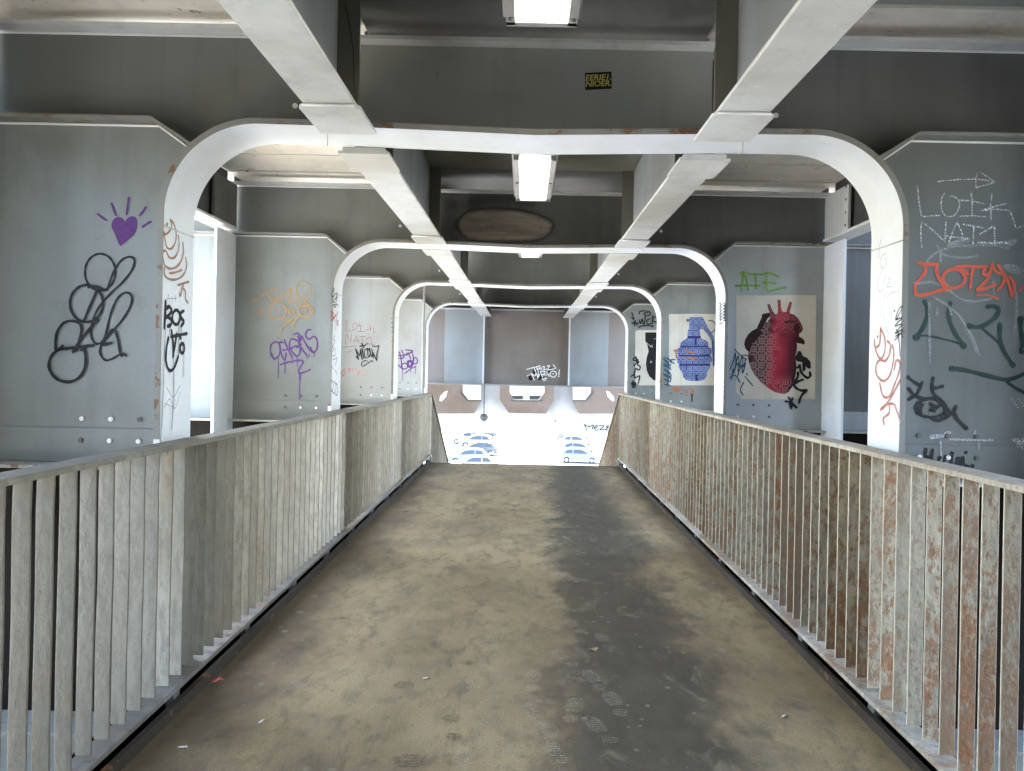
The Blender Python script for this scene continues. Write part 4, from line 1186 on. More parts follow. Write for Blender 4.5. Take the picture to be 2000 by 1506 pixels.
# anatomical heart
HO, HS = (1450, 570), 6.847
po, yp = poster(1, *ZH, [(92, 335), (400, 337), (640, 333), (872, 335), (868, 800), (862, 1352), (500, 1354), (142, 1352), (130, 1325), (88, 1285), (90, 800)], 'cream poster of a red anatomical heart pasted beside the second right column')
heart = [(330, 170), (365, 165), (385, 215), (410, 265), (440, 300), (468, 292), (474, 235), (468, 110), (488, 104), (510, 108), (512, 190), (525, 260), (560, 270), (588, 266), (605, 200), (630, 135), (646, 130), (660, 145), (650, 205), (630, 270), (640, 290), (690, 305), (740, 350), (785, 425), (810, 495), (790, 540), (760, 558), (755, 595), (800, 620), (835, 660), (825, 710), (792, 695), (725, 685), (730, 740), (722, 810), (700, 870), (720, 960), (715, 1080), (690, 1200), (650, 1280), (620, 1340), (570, 1365), (520, 1362), (440, 1345), (350, 1290), (250, 1215), (160, 1110), (105, 1010), (75, 900), (75, 800), (40, 760), (22, 700), (35, 640), (75, 570), (130, 520), (190, 490), (230, 400), (260, 345), (255, 312), (280, 290), (320, 300), (365, 278), (345, 230)]
hp = [onY(HO[0] + a / HS, HO[1] + b / HS, yp) for a, b in heart]
hm = heart_mat(min(q.x for q in hp), max(q.x for q in hp), min(q.z for q in hp), max(q.z for q in hp))
sheet(HO, HS, yp, heart, 0.0022).build('heart_print', hm, po)
sheet(HO, HS, yp, [(312, 405), (330, 365), (365, 332), (372, 345), (345, 385), (318, 415)], 0.0034).build('print_gap', M['paper'], po)
M['maroon'] = flat_mat('printed_maroon', (0.045, 0.005, 0.011))
M['nearblack'] = flat_mat('printed_dark_brown', (0.022, 0.008, 0.009))
for q, m_ in (([(690, 440), (735, 420), (770, 470), (755, 530), (735, 575), (705, 540), (685, 490)], 'maroon'),
              ([(22, 700), (35, 640), (75, 570), (130, 520), (190, 490), (235, 505), (275, 560), (215, 600), (175, 660), (120, 700), (105, 780), (75, 798), (40, 758)], 'nearblack'),
              ([(192, 488), (255, 345), (285, 292), (365, 280), (368, 320), (330, 365), (300, 420), (262, 500), (235, 503)], 'nearblack'),
              ([(555, 405), (620, 378), (690, 385), (700, 415), (640, 410), (570, 425)], 'maroon'),
              ([(700, 610), (790, 650), (834, 690), (822, 708), (730, 660), (710, 640)], 'nearblack'),
              ([(690, 880), (718, 960), (713, 1080), (688, 1198), (652, 1275), (660, 1150), (668, 1000)], 'maroon')):
    sheet(HO, HS, yp, q, 0.0034).build('print_shade', M[m_], po)
for st_ in ([(560, 405), (620, 385), (680, 385), (700, 420)], [(370, 540), (440, 480), (520, 440), (560, 430)]):
    pass
pb = Paint(HO, HS, ('y', yp), 0.004)
pb.lines(7, [(758, 815), (735, 905), (870, 930), (895, 1005)], [(720, 870), (800, 920), (890, 1005)], [(758, 815), (800, 880), (860, 915), (825, 960), (820, 1040)])
pb.lines(5, [(695, 1015), (740, 1010), (765, 985), (775, 1050), (810, 1110), (870, 1150), (905, 1120), (898, 1075)], [(742, 1080), (735, 1140), (690, 1215), (620, 1300)], [(805, 1175), (740, 1200), (690, 1240), (720, 1290), (790, 1320), (858, 1315), (800, 1370), (765, 1440), (755, 1485)])
pb.done('graffiti', 'black', po, 'black angular signature over the heart')
pb = Paint(*ZH, ('y', yp), 0.0052)
pb.sharp(4.6, [(600, 1335), (640, 1395), (625, 1445)], [(572, 1375), (625, 1385), (678, 1435)], [(640, 1345), (612, 1405), (625, 1440)])
pb.done('graffiti', 'black', R2, 'black star under the heart poster')
pb = Paint(*ZH, ('y', yp), 0.0046)
pb.lines(2.4, [(75, 865), (110, 905), (190, 970)], [(30, 1060), (60, 980), (80, 900), (85, 1000), (75, 1060)], [(80, 1020), (110, 930), (115, 1020)], [(120, 1040), (150, 920), (155, 1040), (185, 950)], [(60, 1100), (100, 1000), (110, 1110)], [(100, 1130), (140, 1020), (150, 1100), (180, 1000)], [(30, 1140), (80, 1120), (125, 1190)], [(40, 1160), (60, 1060)], [(160, 1190), (130, 1260), (155, 1315)], [(175, 1130), (215, 1180), (250, 1222)], [(165, 920), (210, 930)])
pb.ring(2.4, (193, 1110), 4, 4, 0, 360, 6)
pb.done('graffiti', 'teal', R2, 'teal marker scrawl at the left edge of the heart poster')
# hand grenade
GO, GS = (1300, 600), 8.857
po, yp = poster(2, *ZF, [(620, 170), (1000, 165), (1440, 172), (1436, 1168), (1000, 1165), (640, 1168), (622, 1150)], 'cream poster of a blue tile-patterned hand grenade beside the third right column')
body = [(410, 172), (640, 168), (690, 270), (760, 400), (820, 490), (845, 570), (850, 700), (858, 1015), (815, 1015), (806, 800), (795, 600), (760, 520), (700, 440), (640, 380), (592, 384), (600, 470), (612, 540), (700, 572), (735, 612), (740, 680), (798, 722), (800, 796), (772, 835), (800, 862), (805, 930), (770, 970), (775, 1005), (760, 1060), (715, 1130), (715, 1190), (670, 1250), (600, 1275), (430, 1278), (345, 1258), (300, 1200), (295, 1140), (260, 1100), (225, 1040), (235, 985), (202, 960), (200, 872), (222, 838), (205, 818), (205, 722), (250, 690), (260, 620), (310, 572), (375, 532), (385, 390), (405, 385)]
sheet(GO, GS, yp, body, 0.0022).build('grenade_print', grenade_mat(), po)
bands = MB()
for q in ([(380, 498), (606, 498), (612, 542), (375, 542)], [(255, 672), (740, 668), (738, 690), (252, 692)], [(225, 822), (500, 830), (770, 820), (772, 852), (500, 858), (222, 850)], [(235, 985), (765, 980), (772, 1008), (230, 1016)], [(500, 545), (535, 545), (535, 660), (500, 660)], [(512, 1170), (550, 1170), (550, 1276), (512, 1276)], [(805, 560), (822, 560), (835, 1010), (818, 1010)]):
    P_ = [onY(GO[0] + a / GS, GO[1] + b / GS, yp) for a, b in q]
    bands.prism([(w_.x, w_.z) for w_ in P_], 'y', yp - 0.0042, yp - 0.0032)
bands.build('print_bands', M['navy'], po)
pb = Paint(GO, GS, ('y', yp), 0.0046)
pb.ring(2.6, (768, 335), 96, 106, -105, 75, 14)
pb.ring(3.5, (382, 228), 16, 14, 0, 360, 8)
pb.done('ring_print', 'greymark', po, 'grey pull ring')
pb = Paint(GO, GS, ('y', yp), 0.0050)
pb.lines(3.5, [(150, 755), (170, 745), (205, 745)], [(180, 745), (182, 800), (190, 880)], [(330, 770), (360, 740), (390, 780), (490, 785)], [(310, 870), (340, 900), (420, 880), (500, 870)], [(495, 880), (495, 950)])
pb.done('graffiti', 'orange', po, 'orange marks across the grenade')
pb = Paint(*ZF, ('y', yp), 0.0052)
pb.sharp(2.6, *[[(545 + 8 * (k % 3), 790 + 36 * k - (k % 2) * 20), (620 + 10 * (k % 4), 850 + 32 * k)] for k in range(9)])
pb.sharp(2.2, [(560, 765), (690, 860)], [(600, 780), (660, 835)], [(620, 800), (650, 850)], [(648, 808), (708, 806)], [(610, 960), (650, 1020), (640, 1120), (560, 1090)], [(550, 1150), (640, 1170)], [(550, 900), (650, 880)], [(545, 1000), (610, 1060), (600, 1180)])
pb.done('graffiti', 'teal', R3, 'dark teal hatched scrawl left of the grenade poster')
pb = Paint(*ZF, pp(2))
pb.lines(2.6, [(655, 1225), (680, 1190), (700, 1240), (715, 1190), (730, 1270), (745, 1200), (760, 1260), (775, 1200), (800, 1230), (850, 1235)], [(880, 1230), (870, 1310)], [(900, 1220), (930, 1215), (940, 1250), (910, 1290)], [(965, 1220), (960, 1290)])
pb.done('graffiti', 'orange', R3, 'orange scribble under the grenade poster')
pb = Paint(*ZF, ps(2))
pb.lines(3, [(943, 1300), (942, 1390)])
pb.done('graffiti', 'black', FR[2]['root'], 'short black line under the grenade poster')
# black bomb
po, yp = poster(3, *ZF, [(165, 395), (400, 392), (740, 395), (740, 1165), (400, 1166), (165, 1165), (150, 1145), (147, 420)], 'cream poster of a black bomb shape beside the farthest right column')
bomb = [(288, 425), (288, 545), (318, 600), (335, 690), (310, 770), (298, 870), (310, 960), (345, 1040), (400, 1090), (450, 1108), (520, 1100), (580, 1040), (620, 950), (630, 870), (610, 770), (585, 690), (600, 600), (620, 545), (620, 425)]
sheet(*ZF, yp, bomb, 0.0022).build('bomb_print', M['inkblack'], po)
pb = Paint(*ZF, ('y', yp), 0.0046)
pb.lines(1.6, [(305, 568), (340, 600), (370, 630)], [(385, 600), (390, 640)], [(440, 820), (450, 900), (445, 980)], [(410, 520), (460, 500)])
pb.ring(1.6, (370, 620), 10, 10, 0, 360, 8); pb.ring(3, (370, 838), 5, 5, 0, 360, 6)
pb.done('highlight_print', 'chalk', po, 'pale highlights')
pb = Paint(*ZF, pp(3), 0.0062)
pb.lines(2.2, [(205, 165), (210, 135), (280, 125), (350, 140), (365, 165), (330, 188), (280, 180), (270, 155), (330, 150)], [(100, 150), (130, 240), (95, 215)], [(100, 290), (150, 300), (200, 290)], [(150, 260), (135, 330)], [(130, 270), (175, 325)], [(200, 250), (225, 300), (240, 235), (270, 315), (290, 200)], [(360, 230), (310, 260), (320, 310), (370, 300)], [(390, 190), (385, 310)], [(430, 200), (390, 255), (470, 300)], [(195, 355), (250, 335), (330, 330), (400, 340), (380, 350)])
pb.done('graffiti', 'black', R4, 'black signature above the bomb poster')
pb = Paint(*ZF, ('y', yp), 0.005)
pb.lines(2.6, [(145, 770), (120, 810), (185, 820), (150, 775)], [(160, 770), (165, 840)], [(130, 890), (195, 830), (180, 880), (215, 900), (205, 950), (150, 930)], [(90, 1040), (130, 1010), (150, 950)], [(135, 1010), (150, 1060), (210, 1035), (185, 1155)])
pb.done('graffiti', 'black', po, 'black angular signature at the poster edge')
pb = Paint(*ZF, pp(3), 0.0062)
pb.sharp(3, [(95, 1135), (155, 1180)], [(150, 1125), (110, 1195)], [(100, 1160), (160, 1150)], [(115, 1110), (130, 1200)])
pb.done('graffiti', 'black', R4, 'black star under the bomb poster')
# marks on the second, third and farthest right columns
pb = Paint(*ZF, pc(1))
for k in range(6):
    y0 = 10 + 42 * k
    pb.lines(1.8, [(1320 + 8 * (k % 2), y0 + 20), (1350, y0 + 5), (1340, y0 + 40), (1375, y0 + 15)], [(1380, y0), (1410, y0 + 20), (1390, y0 + 40), (1420, y0 + 42)])
pb.lines(2, [(1320, 310), (1350, 285)], [(1345, 315), (1375, 285)])
pb.done('graffiti', 'black', A2, 'black column of cramped signatures on the second right column')
pb = Paint(*ZF, pc(1))
pb.lines(1.6, [(1320, 1180), (1340, 1130), (1380, 1120), (1360, 1180), (1400, 1190)], [(1330, 1230), (1370, 1210), (1340, 1270)], [(1310, 880), (1325, 920)], [(1350, 1020), (1360, 1060)], [(1330, 650), (1360, 700)])
pb.done('graffiti', 'faint', A2, 'faded lilac marks low on the second right column')
pb = Paint(*ZF, pc(1))
pb.lines(1.8, [(505, 520), (500, 560)], [(475, 990), (490, 1040), (480, 1090)], [(500, 1080), (485, 1130), (510, 1100)], [(480, 1150), (490, 1250)], [(500, 1180), (495, 1230)])
pb.ring(3.5, (522, 1195), 8, 18, 0, 360, 8)
pb.done('graffiti', 'black', A3, 'black marks on the third right column')
pb = Paint(*ZF, pc(1))
pb.lines(1.6, [(32, 700), (40, 750), (30, 780)], [(30, 830), (42, 870), (30, 930)], [(38, 1170), (36, 1220)], [(30, 540), (35, 590)])
pb.done('graffiti', 'greymark', A4, 'grey marks on the farthest right column')

# --- end wall writing
pe_ = ('y', YEND - 0.001)
pb = Paint(*ZE, pe_)
for (c, rx_, ry_) in (((1090, 390), 70, 50), ((1130, 560), 150, 130), ((950, 690), 80, 70), ((1230, 690), 120, 60), ((1500, 470), 180, 70)):
    pb.fill([(c[0] + rx_ * math.cos(R(a)) * (0.9 + 0.15 * math.sin(a)), c[1] + ry_ * math.sin(R(a))) for a in range(0, 360, 24)])
pb.done('paint_patch', 'black', end_mid, 'black sprayed patch behind the white words')
pb = Paint(*ZE, pe_, 0.004)
pb.sharp(2.0, [(840, 450), (1050, 390), (1215, 350)], [(1045, 395), (1090, 520)], [(1110, 400), (1165, 500)], [(1120, 450), (1200, 420)], [(1190, 390), (1215, 470)], [(1235, 400), (1260, 460)], [(1280, 380), (1340, 370), (1310, 470), (1400, 440)], [(1415, 355), (1480, 340), (1420, 470), (1660, 425), (1580, 320)], [(960, 560), (1055, 750)], [(960, 560), (1070, 640), (1100, 540), (1150, 690), (1165, 500)], [(1150, 690), (1200, 590)], [(1215, 520), (1280, 665)], [(1400, 540), (1465, 640)], [(1750, 465), (1735, 610)], [(1265, 725), (1400, 690)], [(1310, 760), (1380, 740)])
pb.lines(2.0, [(1215, 520), (1300, 505), (1350, 530), (1300, 590), (1250, 600)], [(1270, 595), (1320, 600), (1390, 605)])
pb.ring(2.0, (1580, 580), 88, 85, 0, 360, 16)
pb.ring(2, (1580, 572), 6, 6, 0, 360, 6); pb.ring(2, (1735, 650), 6, 6, 0, 360, 6); pb.ring(2, (1400, 500), 5, 5, 0, 360, 6); pb.ring(1.6, (860, 630), 5, 5, 0, 360, 6); pb.ring(1.6, (905, 605), 5, 5, 0, 360, 6)
pb.done('graffiti', 'whitepaint', end_mid, 'white words THIZZ MARIO!')
pb = Paint(*ZE, pe_)
pb.lines(1.6, [(300, 540), (290, 600), (300, 650), (330, 640), (330, 560), (300, 550), (300, 500)], [(370, 560), (390, 560), (370, 640), (420, 650)], [(460, 550), (470, 650), (560, 640)], [(590, 550), (600, 620)], [(610, 600), (690, 595)], [(620, 650), (700, 648)])
pb.done('graffiti', 'faintchalk', end_mid, 'faded grey letters')

# --- sticker on the nearest cross web
yp = YW[0] + 0.025
SO, SS = (1130, 130), 25.0
cor = [(310, 315), (1605, 250), (1625, 1085), (330, 1155)]
P4 = [onY(SO[0] + a / SS, SO[1] + b / SS, yp) for a, b in cor]
stk = empty('sticker', (sum(q.x for q in P4) / 4, yp, P4[3].z), 'small black sticker with yellow capitals EERIE1. NIOER. on the overhead web', 'sticker')
sheet(SO, SS, yp, cor, 0.0006).build('backing', M['stickerblack'], stk)
def text_mesh(body, mat, x0, x1, z0, z1, y, rot, shear, name, parent, bold=0.02):
    cu = bpy.data.curves.new(name, 'FONT')
    cu.body = body; cu.shear = shear; cu.offset = bold; cu.fill_mode = 'FRONT'; cu.resolution_u = 3
    o = bpy.data.objects.new(name, cu); COL.objects.link(o)
    bpy.context.view_layer.update()
    me = bpy.data.meshes.new_from_object(o.evaluated_get(bpy.context.evaluated_depsgraph_get()))
    bpy.data.objects.remove(o); bpy.data.curves.remove(cu)
    xs = [v.co.x for v in me.vertices]; ys = [v.co.y for v in me.vertices]
    ax, bx_, ay, by = min(xs), max(xs), min(ys), max(ys)
    for v in me.vertices:
        a = (v.co.x - ax) / (bx_ - ax) * (x1 - x0); b = (v.co.y - ay) / (by - ay) * (z1 - z0)
        v.co = Vector((x0 + a * math.cos(rot) - b * math.sin(rot), y, z0 + b * math.cos(rot) + a * math.sin(rot)))
    me.materials.clear(); me.materials.append(mat)
    return link(name, me, parent)
def sp(a, b): return onY(SO[0] + a / SS, SO[1] + b / SS, yp)
for body, (a0, b0), (a1, b1), h in (('EERIE1.', (345, 705), (1585, 655), 285), ('NIOER.', (345, 1005), (1600, 955), 285)):
    q0, q1 = sp(a0, b0), sp(a1, b1)
    rot = math.atan2(q1.z - q0.z, q1.x - q0.x)
    text_mesh(body, M['stickeryellow'], q0.x, q0.x + (q1 - q0).length, q0.z, q0.z + h / SS / FPX * yp, yp - 0.0022, rot, 0.18, 'lettering', stk)

# --- scorched oval on the second cross web
yw2 = YW[1] + 0.025
def scorch_mat():
    t = NT('scraped_bare_patch')
    n = t.noise((1.5, 1.5, 14), detail=5, dist=0.4); f = t.noise(30, detail=4)
    c = t.mix(t.ramp(n, 0.35, 0.7), (0.30, 0.255, 0.20), (0.17, 0.14, 0.105))
    c = t.mix(t.mth('MULTIPLY', t.ramp(f, 0.55, 0.75), 0.4), c, (0.08, 0.065, 0.05))
    return t.done(c, 0.75, 0.2)
M['scorch'] = scorch_mat()
def soot(name, lo):
    m = paint_mat(name, (0.012, 0.011, 0.010), 1.0, lo)
    return m
INK['soot'] = soot('soft_soot', 0.42)
po_ = [(893, 448), (897, 430), (915, 415), (945, 409), (985, 409), (1025, 414), (1055, 422), (1078, 436), (1077, 446), (1068, 460), (1040, 470), (1000, 473), (950, 472), (915, 466)]
o = sheet((0, 0), 1.0, yw2, [tuple(v) for v in spline(po_ + [po_[0]], 4)[:-1]], 0.002).build('scorch_patch', M['scorch'], FR[1]['web'], 'pale bare oval patch ringed with soot')
pb = Paint((0, 0), 1.0, ('y', yw2), 0.0040)
pb.lines(15, po_[:] + [po_[0]])
pb.done('soot_ring', 'soot', FR[1]['web'], None)
pb = Paint((0, 0), 1.0, ('y', yw2), 0.0008)
pb.lines(70, [(872, 372), (874, 420), (880, 470)])
pb.lines(44, [(890, 400), (960, 388), (1040, 392)])
pb.done('soot_smear', 'soot', FR[1]['web'], 'dark soot smear')

# ------------------------------------------------------------------ outside: the building across, the car park
YB = 28.0
bl = empty('concrete_building', (0, YB, -0.9), 'white concrete building across the gap with brown octagonal window surrounds', 'building')
def B(px, py, y=YB): return onY(px, py, y)
zb_ = B(1100, 848).z
wm = MB()
wm.box(-7.5, 7.5, YB, YB + 0.3, zb_, 0.42)
wm.build('wall', M['whitewall'], bl)
MB().box(-7.5, 7.5, YB + 0.02, YB + 0.3, 0.4201, 4.5).build('upper_wall', M['whitewall'], bl)
MB().box(-7.5, 7.5, YB + 0.3005, YB + 9.0, zb_ + 0.25, 4.4).build('rear_block', M['whitewall'], bl)
MB().box(-12, 11, 15.6, YB - 0.01, 4.2, 4.6).build('shade_canopy', M['concrete'], bl)  # unseen roof added to shade the white wall
def octo(pts, y0, y1, name, mat, par=bl):
    P_ = [B(a, b) for a, b in pts]
    return MB().prism([(q.x, q.z) for q in P_], 'y', y0, y1).build(name, mat, par)
M['glassdark'] = flat_mat('window_glass', (0.05, 0.055, 0.06), 0.2)
# middle surround, with its recess and window
TOPY = 700
octo([(977, TOPY), (977, 780), (994, 805), (1066, 806), (1081, 781), (1081, TOPY)], YB - 0.45, YB - 0.002, 'window_surround', M['concrete'])
octo([(995, TOPY), (996, 765), (1004, 780), (1052, 781), (1063, 766), (1063, TOPY)], YB - 0.47, YB - 0.451, 'recess_panel', M['recess'])
octo([(999, 772), (1004, 779), (1021.5, 779), (1021.5, 772)], YB - 0.482, YB - 0.4705, 'window_pane', M['glassdark'])
octo([(1034, 772), (1034, 779.5), (1051, 779.5), (1057, 772)], YB - 0.482, YB - 0.4705, 'window_pane', M['glassdark'])
octo([(995, 779.5), (1004, 783), (1054, 783), (1063, 779.5), (1053, 780.5), (1004, 780.5)], YB - 0.484, YB - 0.4705, 'sill', M['dark'])
octo([(1014, 752), (1042, 752), (1042, 758), (1014, 758)], YB - 0.482, YB - 0.4705, 'vent', M['palegrey'])
for s in (-1, 1):
    mx = lambda v: [(1029 + s * (a - 1029), b + 0.02 * (s * (a - 1029)) - 0.02 * (a - 1029) if False else b) for a, b in v]
    octo(mx([(1118, TOPY), (1118, 783), (1131, 806), (1300, 806), (1300, TOPY)]), YB - 0.45, YB - 0.002, 'window_surround', M['concrete'])
    octo(mx([(1117, TOPY), (1117, 780), (1141, 780), (1152, 766), (1152, TOPY)]), YB - 0.47, YB - 0.451, 'recess_panel', M['recess'])
    octo(mx([(1117, 780.2), (1142, 780.2), (1154, 766), (1154, 760), (1157, 767), (1143, 783), (1117, 783)]), YB - 0.475, YB - 0.4515, 'sill', M['dark'])
    octo(mx([(1125, 773), (1135, 773), (1135, 779), (1125, 779)]), YB - 0.482, YB - 0.4705, 'vent', M['palegrey'])
    octo(mx([(1181, 762), (1184, 774), (1193, 783), (1197, 782), (1196, 774), (1188, 765)]), YB - 0.47, YB - 0.451, 'recess_panel', M['recess'])
pb = Paint((835, 750), 5.263, ('y', YB - 0.001), 0.004)
pb.lines(1.9, [(1612, 415), (1640, 475)], [(1612, 418), (1660, 440), (1705, 420), (1690, 470)], [(1720, 455), (1745, 440), (1735, 425), (1715, 450), (1730, 475), (1755, 465)], [(1760, 425), (1815, 430), (1770, 470), (1820, 465)], [(1865, 430), (1835, 440), (1860, 450), (1830, 465), (1860, 475), (1900, 450)])
pb.done('graffiti', 'black', bl, 'black word Meze on the white wall')
pb = Paint((835, 750), 5.263, ('y', YB - 0.001), 0.004)
pb.ring(1.6, (1313, 380), 4, 4, 0, 360, 8)
pb.done('hole_mark', 'black', bl, None)
# columns that carry it, out of sight above the stairs from here
for xx in (-6.8, 6.8):
    MB().box(xx - 0.35, xx + 0.35, YB + 0.4, YB + 1.1, GZ, zb_ + 0.249).build('pillar', M['concrete'], bl)
# hanging lamp in front of it
c0 = onY(946, 768, 26.0); c1 = onY(945, 815, 26.0)
hl = empty('hanging_lamp', (c1.x, 26.0, c1.z), 'round dark lamp hanging on a thin rod before the white wall', 'lamp')
MB().tube([c0 + Vector((0, 0, 3.0)), c1 + Vector((0, 0, 0.10))], 0.018, 6).build('rod', M['dark'], hl)
prof = [(0.02, 0.12), (0.10, 0.10), (0.14, 0.02), (0.13, -0.06), (0.07, -0.12), (0.01, -0.13)]
v, f = [], []
for (r_, z_) in prof:
    for k in range(12):
        v.append((c1.x + r_ * math.cos(2 * math.pi * k / 12), 26.0 + r_ * math.sin(2 * math.pi * k / 12), c1.z + z_))
for i in range(len(prof) - 1):
    for k in range(12):
        f.append((i * 12 + k, i * 12 + (k + 1) % 12, i * 12 + 12 + (k + 1) % 12, i * 12 + 12 + k))
MB().add(v, f, True).build('shade', M['dark'], hl)
MB().tube([(c1.x, 26.0, c1.z - 0.135), (c1.x, 26.0, c1.z - 0.17)], 0.05, 8).build('lens', M['galv'], hl)

# ------------------------------------------------------------------ cars
def car_paint(name, col):
    t = NT(name)
    t.b.inputs['Coat Weight'].default_value = 0.6
    n = t.noise(3, detail=3)
    return t.done(t.mix(t.mth('MULTIPLY', n, 0.15), col, tuple(x * 0.7 for x in col)), 0.3, 0.5)
CP = {k: car_paint(k + '_car_paint', c) for k, c in (('dark', (0.045, 0.053, 0.072)), ('blue', (0.11, 0.18, 0.22)), ('white', (0.45, 0.45, 0.45)), ('silver', (0.17, 0.175, 0.19)), ('grey', (0.07, 0.07, 0.085)))}
M['tyre'] = flat_mat('tyre_rubber', (0.015, 0.015, 0.015))
M['tail'] = flat_mat('tail_lamp_red', (0.45, 0.02, 0.03), 0.3)
M['headl'] = flat_mat('headlamp_glass', (0.7, 0.7, 0.7), 0.2)
def car_parts():
    L, W = 4.2, 1.74
    low = [(-2.08, 0.30), (-2.10, 0.62), (-2.0, 0.86), (-1.72, 0.95), (1.05, 0.93), (1.85, 0.80), (2.08, 0.62), (2.10, 0.32), (1.75, 0.24), (1.62, 0.24), (1.56, 0.50), (1.36, 0.62), (1.16, 0.62), (0.96, 0.50), (0.90, 0.24), (-0.95, 0.24), (-1.02, 0.50), (-1.22, 0.62), (-1.42, 0.62), (-1.62, 0.50), (-1.68, 0.24), (-1.8, 0.24)]
    body = MB().prism(low, 'y', -W / 2, W / 2)
    # cabin, narrowing to the roof
    a = [(-1.85, 0.93), (-1.45, 1.36), (-0.9, 1.46), (0.05, 1.46), (0.55, 1.32), (1.15, 0.93)]
    n = len(a)
    v = []
    for s in (-1, 1):
        for (x, z) in a:
            k = (z - 0.93) / 0.53
            v.append((x, s * (W / 2 - 0.03 - 0.17 * k), z))
    f = [tuple(range(n)), tuple(range(2 * n - 1, n - 1, -1))] + [(i, i + n, (i + 1) % n + n, (i + 1) % n) for i in range(n)]
    cab = MB().add(v, f)
    win = []
    def side(x, z, s, d=0.012):
        k = (z - 0.93) / 0.53
        return (x, s * (W / 2 - 0.03 - 0.17 * k + d), z)
    for s in (-1, 1):
        for q in ([(-1.55, 0.97), (-1.28, 1.32), (-0.95, 1.38), (-0.70, 1.38), (-0.70, 0.97)], [(-0.62, 0.97), (-0.62, 1.39), (0.02, 1.39), (0.42, 1.28), (0.88, 0.97)]):
            m_ = MB(); m_.add([side(x, z, s) for x, z in q] + [side(x, z, s, 0.004) for x, z in q], [tuple(range(len(q))), tuple(range(2 * len(q) - 1, len(q) - 1, -1))] + [(i, (i + 1) % len(q), (i + 1) % len(q) + len(q), i + len(q)) for i in range(len(q))])
            win.append(m_)
    for (xa, za, xb, zb, o_) in ((0.62, 1.29, 1.08, 0.99, 0.02), (-1.50, 1.33, -1.80, 1.0, -0.02)):
        m_ = MB()
        ya, yb2 = W / 2 - 0.2, W / 2 - 0.1
        m_.add([(xa + o_, -ya, za), (xa + o_, ya, za), (xb + o_, yb2, zb), (xb + o_, -yb2, zb)], [(0, 1, 2, 3)])
        win.append(m_)
    wh = MB()
    ring = [(0.31 * math.cos(2 * math.pi * k / 14), 0.31 * math.sin(2 * math.pi * k / 14)) for k in range(14)]
    wh.prism(ring, 'y', -0.1, 0.1)
    rim = MB().prism([(0.19 * math.cos(2 * math.pi * k / 10), 0.19 * math.sin(2 * math.pi * k / 10)) for k in range(10)], 'y', -0.108, 0.108)
    return body, cab, win, wh, rim
cb, cc, cw_, cwh, crim = car_parts()
me_body, me_cab = cb.mesh('body', None), cc.mesh('cabin', None)
me_win = [w_.mesh('window', M['glassdark']) for w_ in cw_]
me_wh, me_rim = cwh.mesh('wheel', M['tyre']), crim.mesh('rim', M['galv'])
me_tl = MB().box(-2.115, -1.98, -0.10, 0.10, 0.68, 0.90).mesh('tail_lamp', M['tail'])
me_hl = MB().box(1.92, 2.09, -0.14, 0.14, 0.60, 0.74).mesh('headlamp', M['headl'])
me_bump = MB().box(-2.15, -2.05, -0.8, 0.8, 0.34, 0.52).mesh('bumper', M['palegrey'])
def car(x, y, rot, paint, label):
    root = empty('parked_car', (x, y, GZ), label, 'car', 'cars in the sunlit car park below')
    root.rotation_euler.z = R(rot)
    def part(nm, me, loc=(0, 0, 0), p=root, mat=None):
        o = bpy.data.objects.new(nm, me); COL.objects.link(o); o.parent = p; o.location = loc
        if mat:
            if not me.materials: me.materials.append(mat)
            o.material_slots[0].link = 'OBJECT'; o.material_slots[0].material = mat
        return o
    part('body', me_body, mat=paint); part('cabin', me_cab, mat=paint)
    for w_ in me_win: part('window', w_)
    for wx in (-1.32, 1.26):
        for s in (-1, 1):
            q = part('wheel', me_wh, (wx, s * 0.78, 0.31)); part('rim', me_rim, p=q)
    for s in (-1, 1):
        part('tail_lamp', me_tl, (0, s * 0.70, 0)); part('headlamp', me_hl, (0, s * 0.62, 0))
    part('bumper', me_bump)
    return root
def gp(px, py): return onZ(px, py, GZ)
for (px, py, rot, col, lab) in (
        (933, 889, 184, 'dark', 'dark estate car with red tail lamps, in the left row of the car park'),
        (914, 905, 186, 'blue', 'pale blue car parked before the dark car in the left row'),
        (930, 873, 182, 'silver', 'silver car parked just behind the dark car in the left row'),
        (912, 866, 180, 'white', 'white car far back in the left row near the thin post'),
        (940, 855, 180, 'grey', 'grey car at the far end of the left row'),
        (925, 921, 188, 'white', 'white car at the bottom of the left row, cut by the walkway edge'),
        (1118, 862, -4, 'grey', 'grey car at the far end of the right row'),
        (1126, 874, -4, 'white', 'white car with dark rear window in the right row'),
        (1130, 889, -5, 'silver', 'silver car in the middle of the right row by the forked post'),
        (1132, 903, -6, 'blue', 'pale blue car nearest in the right row')):
    g_ = gp(px, py)
    car(g_.x, g_.y, rot, CP[col], lab)
# lamp posts in the car park
for (px, py, py0, lab) in ((903, 872, 842, 'thin grey post left of the parked cars'), (1153, 878, 842, 'thin grey post right of the parked cars')):
    g_ = gp(px, py)
    top = onY(px, py0, g_.y)
    r_ = empty('lamp_post', (g_.x, g_.y, GZ), lab, 'lamp post', 'posts in the car park')
    MB().tube([(g_.x, g_.y, GZ), (g_.x, g_.y, top.z + 0.6)], [0.14, 0.09], 8).build('pole', M['galv'], r_)
    MB().box(g_.x - 0.25, g_.x + 0.25, g_.y - 0.25, g_.y + 0.25, GZ, GZ + 0.12).build('base', M['concrete'], r_)
    MB().box(g_.x - 0.6, g_.x + 0.6, g_.y - 0.15, g_.y + 0.15, top.z + 0.6, top.z + 0.72).build('lantern', M['galv'], r_)
